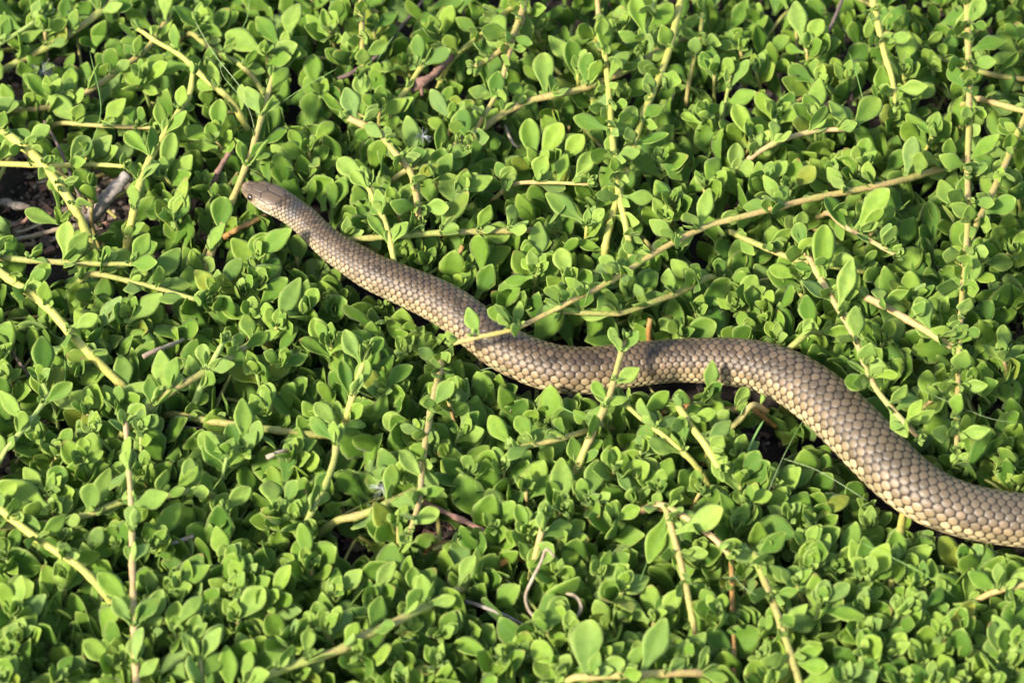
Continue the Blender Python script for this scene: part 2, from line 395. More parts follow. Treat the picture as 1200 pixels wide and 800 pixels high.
    for sgn in (1, -1):
        ii = int(np.argmin(np.abs(st-20.3))); R_ = (hw[ii]+hh[ii])/2; phi = sgn*15.8/R_
        nrm = math.sin(phi)*Sd[ii]/hw[ii] + math.cos(phi)*U[ii]/hh[ii]; nrm /= np.linalg.norm(nrm)
        pos = C[ii] + hw[ii]*pm[ii]*math.copysign(abs(math.sin(phi))**.88, phi)*Sd[ii] + hh[ii]*pm[ii]*math.cos(phi)**.88*U[ii] - nrm*2.5*PXM
        o = link('eye', eye, root)
        R3 = Vector(nrm).to_track_quat('Z', 'Y').to_matrix().to_4x4()
        o.matrix_basis = Matrix.Translation(Vector(pos)-base) @ R3 @ Matrix.Scale(4.9*PXM, 4)
    return C, hw*pm
SC, SR = build_snake()
SCs, SRs = SC[::8], SR[::8]
def near_snake(P, m=0.0012):
    d = np.linalg.norm(SCs - np.array(P[:]), axis=1) - SRs; return d.min() < m

# ------------------------------------------------------------------ leaf templates (unit length along x, normal z)
def leaf_geo(shape, bend, cup, twist, wav, na=9, nt=7, nb=4, wid=1.0, seed=0):
    r = random.Random(seed)
    t = np.array([0, .10, .22, .34, .46, .58, .70, .80, .88, .945, .985, 1.0]) if na >= 9 else np.array([0, .18, .38, .56, .72, .86, .95, 1.0])
    def prof(t):
        if shape == 0: kp = [(0,.075),(.14,.06),(.28,.09),(.42,.185),(.56,.258),(.68,.272),(.80,.232),(.88,.175),(.945,.11),(.985,.055),(1,.012)]     # spoon
        elif shape == 1: kp = [(0,.08),(.13,.065),(.27,.12),(.42,.24),(.55,.290),(.67,.27),(.80,.19),(.88,.135),(.945,.085),(.985,.045),(1,.01)]  # diamond
        elif shape == 2: kp = [(0,.09),(.10,.07),(.22,.14),(.38,.235),(.55,.300),(.70,.300),(.80,.262),(.88,.20),(.945,.13),(.985,.065),(1,.015)]    # round
        else: kp = [(0,.07),(.15,.06),(.3,.085),(.45,.15),(.6,.20),(.74,.205),(.86,.165),(.95,.09),(1,.015)]              # narrow
        k = np.array(kp); return np.interp(t, k[:, 0], k[:, 1])*wid
    w = prof(t)
    s_top = np.linspace(-1, 1, nt); s_bot = np.linspace(1, -1, nb+2)[1:-1]
    V, A = [], []
    ang = bend*t; x = np.r_[0, np.cumsum(np.diff(t)*np.cos((ang[1:]+ang[:-1])/2))]; zc = np.r_[0, np.cumsum(np.diff(t)*-np.sin((ang[1:]+ang[:-1])/2))]
    zc += .25*bend*t*.6
    ph1 = r.random()*6
    for i, tt in enumerate(t):
        th = .036*(1 - .6*tt**4) + .012*(tt < .25)
        tw = twist*tt; asym = 1 + .10*math.sin(ph1)
        for s in s_top:
            y = s*w[i]*(asym if s > 0 else 2-asym)
            z = cup*(abs(s)**1.8)*w[i] + wav*w[i]*math.sin(tt*9+ph1+2*s)*abs(s) + th*(1-abs(s)**3)*.5 - .012*math.exp(-(s/.16)**2)*(tt < .85)
            V.append((x[i], y*math.cos(tw) - z*math.sin(tw), zc[i] + z*math.cos(tw) + y*math.sin(tw))); A.append((tt, abs(s)))
        for s in s_bot:
            y = s*w[i]*(asym if s > 0 else 2-asym)*.97
            z = cup*(abs(s)**1.8)*w[i] + wav*w[i]*math.sin(tt*9+ph1+2*s)*abs(s) - th*(1-abs(s)**3)*.9
            V.append((x[i], y*math.cos(tw) - z*math.sin(tw), zc[i] + z*math.cos(tw) + y*math.sin(tw))); A.append((tt, abs(s)))
    m = nt + nb; n = len(t); Fq = []
    for i in range(n-1):
        for j in range(m): Fq.append((i*m+j, (i+1)*m+j, (i+1)*m+(j+1) % m, i*m+(j+1) % m))
    V = np.array(V); A = np.array(A)
    return V, np.array(Fq), A
LEAF = []
for k in range(22):
    sh = [0, 1, 0, 2, 1, 0, 1, 0, 1, 3, 0][k % 11]
    V, Fq, A = leaf_geo(sh, random.uniform(-.7, .85), random.uniform(.0, .60), random.uniform(-.35, .35), random.uniform(.0, .12), wid=random.uniform(.84, 1.12), seed=k)
    me = mesh_from('leaf', V, Fq, True, M_LEAF); vcol(me, 'leaf', np.c_[A, np.zeros(len(A)), np.ones(len(A))])
    LEAF.append(me)
LOW = [leaf_geo([0, 1, 2, 0, 3][k % 5], random.uniform(-.5, .8), random.uniform(.0, .5), random.uniform(-.3, .3), .05, na=6, nt=5, nb=1, wid=random.uniform(.85, 1.12), seed=50+k) for k in range(12)]

def frame(D, N, L, w=1.0):
    D = D.normalized(); N = (N - D*N.dot(D))
    if N.length < 1e-4: N = Vector((0, 0, 1)) - D*D.z
    N.normalize(); Y = N.cross(D)
    return Matrix(((D.x*L, Y.x*L*w, N.x*L), (D.y*L, Y.y*L*w, N.y*L), (D.z*L, Y.z*L*w, N.z*L)))
LIGHT = (SUN_DIR*.9 + Vector((.25, -.45, .30))).normalized()
n_leaves = 0
def snake_blocks(P, D, L, allow=False):
    for f in (.25, .55, .8, 1.0):
        Q = P + D*(L*f)
        if near_snake(Q, .0012 + (.30*L if .3 < f < .9 else 0)*.6): return True
        if not allow:
            x, y = proj(Q)
            if snake_gap(x, y) < -8: return True
    return False
CLEAR = [(125,236,15),(101,257,15),(116,242,14),(131,226,14),(146,209,12),(18,212,34),(24,240,26),(45,274,16),(70,270,12),(10,545,18),(498,92,16),(288,228,10)]
def in_clear(Q):
    x, y = proj(Q); return any((x-a)**2+(y-b)**2 < r*r for a, b, r in CLEAR)
def add_leaf(root, P, D, N, L, w=1.0, young=0.0, yellow=0.0, worn=0.0, allow=False, variant=None):
    global n_leaves
    D = D.normalized()
    if P.z + D.z*L < .004: D.z = abs(D.z)
    if snake_blocks(P, D, L, allow): return None
    if not allow and in_clear(P + D*L*.6): return None
    o = bpy.data.objects.new('leaf', LEAF[random.randrange(len(LEAF)) if variant is None else variant]); COL.objects.link(o)
    o.parent = root
    M = frame(D, N, L, w).to_4x4(); M.translation = P - root.location
    o.matrix_basis = M; o.color = (young, yellow, worn, 1); n_leaves += 1
    return o
def joined_leaves(items):
    """items: (P, D, N, L, w, rnd) -> vertices, faces, attribute of one mesh of many low leaves"""
    VV, FF, AA = [], [], []; off = 0
    for P, D, N, L, w, r in items:
        V, Fq, A = LOW[int(r*997) % len(LOW)]
        M = np.array(frame(D, N, L, w)); VV.append(V @ M.T + np.array(P[:])); FF.append(Fq + off); off += len(V)
        AA.append(np.c_[A, np.full(len(A), r), np.ones(len(A))])
    return np.concatenate(VV), np.concatenate(FF), np.concatenate(AA)
BUDS = []
for k in range(6):
    it = []
    for q in range(6):
        az = q*2.4 + random.random()*.5; tilt = .12 + .15*q
        D = Vector((math.sin(tilt)*math.cos(az), math.sin(tilt)*math.sin(az), math.cos(tilt)))
        N = Vector((-math.cos(tilt)*math.cos(az), -math.cos(tilt)*math.sin(az), math.sin(tilt)))
        it.append((Vector((0, 0, -.12*q/6)), D, N, .5+.10*q, random.uniform(.85, 1.1), random.random()))
    V, Fq, A = joined_leaves(it); A[:, 2] = 0
    me = mesh_from('bud', V, Fq, True, M_LEAF); vcol(me, 'leaf', A); BUDS.append(me)
def add_bud(root, P, T, size, young=.75):
    if near_snake(P, .001): return
    o = bpy.data.objects.new('bud', random.choice(BUDS)); COL.objects.link(o); o.parent = root; o['kind'] = 'stuff'
    M = T.to_track_quat('Z', 'Y').to_matrix().to_4x4() @ Matrix.Rotation(random.random()*6, 4, 'Z') @ Matrix.Scale(size, 4)
    M.translation = P - root.location; o.matrix_basis = M; o.color = (young, 0, 0, 1)
def add_stem(root, pts, r0, r1, mat, name='stem', nodes=(), sides=7, n=None):
    P = np.array([p[:] for p in pts]); ln = np.linalg.norm(np.diff(P, axis=0), axis=1).sum()
    n = n or max(5, int(ln/.0022)); Q = spline(P, n)
    R = np.linspace(r0, r1, n); s = np.linspace(0, 1, n)
    for q in nodes: R = R*(1 + .22*np.exp(-((s-q)*ln/.0016)**2))
    R = R*(1 + .02*rng.standard_normal(n))
    V, Fc = tube(Q - np.array(root.location[:]), R, sides)
    o = link(name, fix_tris(V, Fc, mat, name), root); return Q

# ------------------------------------------------------------------ soil
def ground_sheet():
    n = 260; g = np.linspace(-1, 1, n); g = np.sign(g)*(np.abs(g)*.5 + np.abs(g)**5*3.5)
    X, Y = np.meshgrid(g, g)
    Z = np.zeros_like(X)
    for k in range(60):
        f = rng.uniform(30, 500); a = rng.uniform(0, 6.28); Z += np.sin(X*f*math.cos(a) + Y*f*math.sin(a) + rng.uniform(0, 6))*.05/f**.95*1.1
    Z += rng.standard_normal(X.shape)*.0007*np.exp(-(X**2+Y**2)/.5)
    idx = np.arange(n*n).reshape(n, n)
    Fq = np.stack([idx[:-1, :-1], idx[:-1, 1:], idx[1:, 1:], idx[1:, :-1]], -1).reshape(-1, 4)
    o = link('ground', mesh_from('ground', np.stack([X, Y, Z], -1).reshape(-1, 3), Fq, True, M_SOIL))
    tag(o, 'dark crumbly soil showing between the plants', None, None, 'structure')
ground_sheet()

# ------------------------------------------------------------------ trailing stems, traced from the photograph
# short place name | label | colour | radius px | tip: s(tart) e(nd) b(oth) n(one) | leaf density | x y z(mm) ...
RUN = '''
grey-stick runner|thick olive stem rising to the top edge above the dry soil corner|olive|4.2|n|.6|-30 98 26 0 84 30 34 66 34 67 49 38 101 27 42 135 0 44 150 -15 46
corner sprig stem|short green stem entering at the top corner over the thick olive stem|green|3|e|1|-20 60 40 0 51 44 25 36 47 55 15 50
upper soil stem|tan stem curving up from the edge under the thick olive stem|tan|3.3|n|.8|-20 131 34 0 130 36 57 126 40 85 117 43 118 98 44 145 78 44 172 58 42 200 20 38
short flat stem|short brownish stem lying flat with its pale tip above the dead branch|tan|3|e|1|68 145 40 110 147 45 150 149 47 180 150 50
thick yellow stem|thick yellow stem slanting down across the bare soil beside the dead branch|yellow|5.2|n|.5|-25 128 48 0 150 52 44 186 55 70 218 54 85 240 50 98 265 42
level yellow stem|thin yellow stem running level under the thick yellow one to the dead branch|yellow|3.4|e|.5|-25 193 44 0 192 45 60 194 46 110 193 48 146 195 50
forked yellow stem|bright yellow forked stem standing between the dead branch and the snout|yellow|4.4|e|.5|152 268 40 155 256 44 168 203 50 192 159 54 210 130 56 222 111 58 226 85 62
leaning yellow stem|yellow stem leaning down behind the forked yellow stem's leafy tip|yellow|3.8|s|.5|162 34 56 185 50 54 210 64 52 240 92 50 270 118 46
snout stem|straight tan stem standing just before the snake's snout|tan|4.2|e|.15|240 312 38 247 297 41 264 255 46 290 190 54 303 150 59 314 111 63 320 88 66
top tan stem|vertical tan stem dropping from the top edge above the snake's neck|tan|4.0|e|.7|424 -25 58 424 0 57 424 40 56 425 76 56 423 88 57
crossing tan stem|tan stem hanging from the top edge down to a small pale tip|tan|4.3|e|.5|620 -30 60 616 0 60 599 44 57 578 66 55 555 78 54
second crossing stem|orange-tan stem hanging lower behind the first one to a grey green rosette|pink|3.6|e|.7|614 20 54 600 50 54 586 101 52 562 145 50 548 172 52
hidden top stem|yellowish stem passing behind the two hanging tan stems|yellow|3.2|n|.7|626 -8 46 609 3 44 580 25 42 563 42 40 530 70 38
long pale stem|long pale yellow stem slanting from the top edge toward the long arching stem|yellow|4.0|n|.35|806 -30 60 798 0 59 781 68 57 754 135 55 737 190 52 714 267 46
straight pale stem|straight pale yellow stem meeting the long slanting one above the snake's middle|yellow|3.6|n|.6|703 45 54 710 71 56 717 152 57 724 219 56 734 267 50 738 290 44
thick brown runner|thick olive brown stem rising toward the top behind the pale slanting stem|tan|4.0|n|.7|548 172 34 569 148 42 616 120 48 680 105 49 737 81 48 765 64 46 800 45 40
top centre stub|short tan stem coming in at the top edge between leaves|tan|3|n|.8|697 -20 48 700 0 48 702 30 44
pale tipped stem|pale thin stem from the top edge ending in a frilly green tip|green|3|e|.7|772 -20 58 768 0 58 751 61 58
forked tan stem|tan stem curving down from a leafy tip to a rosette above the snake's shoulder|tan|3.8|b|.7|407 138 60 425 146 58 444 155 56 462 178 55 481 202 54 487 225 53 492 258 52
yellow hook stem|short yellow stem standing just above the snake's shoulder|yellow|3.6|s|.6|427 209 58 440 238 56 452 262 54 461 302 46
under leaf stem|tan stem half hidden under the leaves above the snake's shoulder|tan|3.4|n|.7|460 212 36 478 199 42 502 190 44 525 179 42 545 160 38
small level twiglet|slim pale stem lying level with frilled tip above the snake's middle|tan|2.6|e|.7|603 216 44 640 214 48 690 216 52
curved yellow stem|curved yellow stem standing behind the dead red brown twig|yellow|3.2|n|.6|467 118 42 478 104 44 490 84 45 501 71 46
upper thin stem|thin olive stem near the top, standing between dark gaps|olive|2.6|n|.9|824 -25 50 824 0 48 820 44 46 810 84 42
lone thin stem|thin olive stem with a leafy tip beside the brown leaf litter|olive|2.8|s|.7|857 86 50 850 120 44 840 169 34
cream hanging stem|thick cream yellow stem hanging from the top edge to a green rosette|yellow|4.4|e|.5|1018 -30 64 1023 0 63 1036 61 59 1045 90 57 1050 122 56
tall vertical stem|very long vertical tan stem running down from the top edge past the snake|tan|4.0|e|.65|1134 -30 62 1134 20 61 1136 118 60 1134 200 60 1134 263 62 1126 366 62 1122 468 63 1121 528 64
side branch stem|tan stem slanting in from the edge to join the tall vertical stem|tan|3.8|n|.5|1225 92 62 1198 145 61 1178 192 60 1160 232 60 1141 270 59
short edge stem|short tan stem coming in level from the edge near the top|tan|3.4|n|.4|1144 116 46 1170 122 50 1200 130 52 1240 135 52
long arching stem|long tan stem arching across the snake's back to a leafy tip|tan|3.9|e|.42|1128 190 30 1100 199 40 1050 213 50 1002 223 54 965 230 56 930 238 58 901 246 59 862 256 60 824 267 60 770 295 61 715 330 62 675 350 64 640 368 62 600 386 63 560 395 62 532 402 57
knobbly tan stem|knobbly pinkish stem with pale fuzzy tips near the top|pink|3.6|e|1.1|870 196 42 888 179 48 915 165 52 948 155 54 975 152 55 998 152 56
middle edge stem|tan stem running level from the edge under the dry grass|olive|3.6|e|1.1|-25 300 48 0 302 50 35 305 52 68 307 53 120 309 54 172 309 55
olive leafy stem|olive stem with small leaves sloping down under the level one|olive|3.4|e|.9|108 321 44 150 329 47 189 339 49 240 354 50
stout slanting stem|stout yellow green stem slanting down from the edge toward the spotted leaf|yellow|4.6|n|.5|-25 300 48 0 319 53 51 356 56 75 382 55 98 407 52 125 434 44 150 460 36
olive arch stem|olive stem arching up among leaves below the dead cut twig|olive|3.8|n|.5|140 515 36 149 501 44 175 478 50 203 457 53 243 434 53 273 417 50 300 400 44
bright shoot stem|bright yellow green side shoot with a curled tip rising off the olive arch|green|3.8|e|.5|240 440 52 250 422 57 262 400 62
pale edge twig stem|slender green stem at the edge with round leaves|green|2.6|n|.9|5 530 44 17 515 48 40 487 52 64 457 52
tall pink stem|long pinkish stem standing upright to a rosette in the lower corner|pink|3.8|s|.45|147 494 68 150 540 63 154 597 60 155 665 57 157 726 54 160 800 50 160 840 46
dark olive runner|olive brown stem lying low between leaves under the snake's neck|olive|4.0|n|.4|200 485 34 216 488 38 260 495 42 310 502 42 354 508 38 390 512 34
olive upper runner|green yellow stem running level just above the snake's shoulder|olive|3.4|n|.5|395 282 38 417 280 43 460 277 45 511 273 46 570 271 46 616 270 44 640 268 40
low olive branch|olive stem behind the arching stem above the snake's middle|olive|3.9|s|.7|660 365 54 700 367 53 731 366 51 765 354 50 800 341 46 830 325 42
drooping tan stem|tan stem drooping from dark leaves down to a small knotted tip|pink|4.0|e|.5|516 427 44 512 450 50 505 481 54 499 515 56 495 545 57 491 587 58 479 628 56
upright tan stem|tan stem standing upright before the snake with a ragged leafy tip|tan|4.2|e|.4|683 532 46 700 496 54 714 464 58 727 417 62 734 398 64
yellow slanted stem|thin yellow green stem slanting down below the snake's middle|yellow|3.3|s|.5|727 468 50 750 489 53 775 508 54 798 528 52 815 545 46
rosette stem|tan stem ending in a pale rosette below the snake's middle|tan|3.8|s|.8|602 525 55 630 520 54 655 514 53 687 505 48 705 498 42
upright bright stem|short bright stem with a large leafy fountain below the snake's neck|yellow|4.0|e|.9|408 482 50 414 462 57 422 436 62 431 410 67
olive behind stem|olive stem passing behind big leaves above the snake's hump|olive|3.4|n|.5|855 272 40 878 282 46 935 305 49 989 314 48 1020 320 42
pinkish arching stem|pinkish tan stem curving down to a rosette touching the snake's back|pink|4.0|e|.55|940 270 46 942 289 52 969 339 57 999 390 61 1016 434 64 1033 464 66 1077 513 69
small forked tip|tan stem with frilly pale tip slanting above the tall rounded leaves|pink|3.4|e|.7|972 250 48 989 265 54 1020 282 58 1050 299 61
tan branch stem|tan stem slanting down from a leafy rosette to the tall vertical stem|pink|3.9|b|.7|1014 348 56 1035 358 58 1056 370 59 1085 387 60 1116 406 62
low brown stem|brown stem lying level just below the snake's hump|orange|3.2|n|.4|795 477 34 830 479 38 871 481 40 885 482 38
short tan prop|short tan stem propping up the leaf below the snake's hump|tan|3.2|n|.2|852 512 40 857 501 44 868 490 48 882 474 52
pale leaning stem|pale cream stem leaning below the snake's hump with two fuzzy ends|yellow|3.8|b|.4|795 476 58 812 502 58 826 520 58 843 548 56
crossing short stem|short olive stem passing behind leaves above the snake's hump|olive|3.4|n|.2|922 412 46 935 400 50 950 388 50
corner slanting stem|tan yellow stem slanting down from the edge in the lower corner|yellow|4.0|n|.45|-25 575 50 0 596 54 44 631 57 70 648 57 95 665 54 122 694 46
back olive stem|long olive stem lying behind the tall pink stem|olive|3.4|n|.5|-25 622 36 0 618 40 68 611 44 108 601 47 145 587 48 190 582 48 230 574 44
bottom runner|long olive tan stem rising from the bottom edge between rosettes|olive|4.2|n|.55|265 815 46 294 800 50 338 781 53 398 761 54 432 742 54 468 726 53 515 702 48 540 690 40
bottom grey stub|grey green stem standing under a big rosette at the bottom edge|olive|3.2|s|1|233 762 58 235 785 54 236 820 46
dark upright stem|olive stem standing beside the big rosette in the lower half|olive|3.4|n|.5|355 625 38 361 608 46 380 570 52 392 537 56 395 505 58
lower olive stem|olive stem running level toward the drooping tan stem|olive|4.2|n|.3|395 610 40 420 604 45 450 592 48 481 577 46 500 570 40
orange low stem|orange stem glowing under leaves in the lower middle|orange|3.0|n|.1|540 688 28 549 682 32 575 668 34 602 654 34
orange short stem|short orange yellow stem in the dark gap under the tall single leaf|orange|2.8|n|.1|520 636 26 549 638 30 578 641 30
upright pale stem|pale stem standing up through the yellow green rosette in the lower middle|tan|4.0|e|.9|628 650 46 634 625 54 640 604 58
bottom edge stem|tan stem lying level along the bottom edge|tan|3.8|n|.6|670 795 50 687 793 52 740 790 54 800 788 52 830 790 46
lower slim stem|slim olive tan stem standing under the hanging leaf|tan|3.4|n|.5|781 598 54 790 630 54 800 668 52 813 732 46 816 745 40
corner pink stem|pinkish stem sloping down to a yellow tip below the snake's hump|pink|4.2|e|.6|775 592 52 800 604 55 834 628 57 855 650 56
lower prop stem|olive tan stem slanting to the bottom edge under large leaves|olive|3.8|n|.6|885 650 52 891 668 53 911 719 52 935 793 48 945 830 44
straw stem|bare straw coloured stem poking out beneath the snake|yellow|4.0|n|.0|1062 590 30 1058 605 34 1050 648 40 1047 665 42
red brown stem|dark reddish stem standing under leaves below the pinkish one|orange|2.8|n|.4|857 660 44 858 700 42 860 786 38
mid upper stem|olive stem running behind the leafy tops near the upper edge|olive|3.2|n|.8|225 40 40 250 60 42 280 75 42 300 95 38
top corner runner|olive stem low under leaves in the tailward top corner|olive|3.2|n|.8|1040 40 36 1080 60 40 1120 75 42 1165 88 40 1220 95 36
tail corner stem|tan stem low under leaves beyond the snake's thick end|tan|3.2|n|.8|1150 700 40 1175 690 46 1200 685 48 1230 680 48
'''
C0 = {'1': (0, 0), '2': (400, 0), '3': (800, 0), '4': (0, 265), '5': (400, 265), '6': (800, 265), '7': (0, 530), '8': (400, 530), '9': (800, 530)}
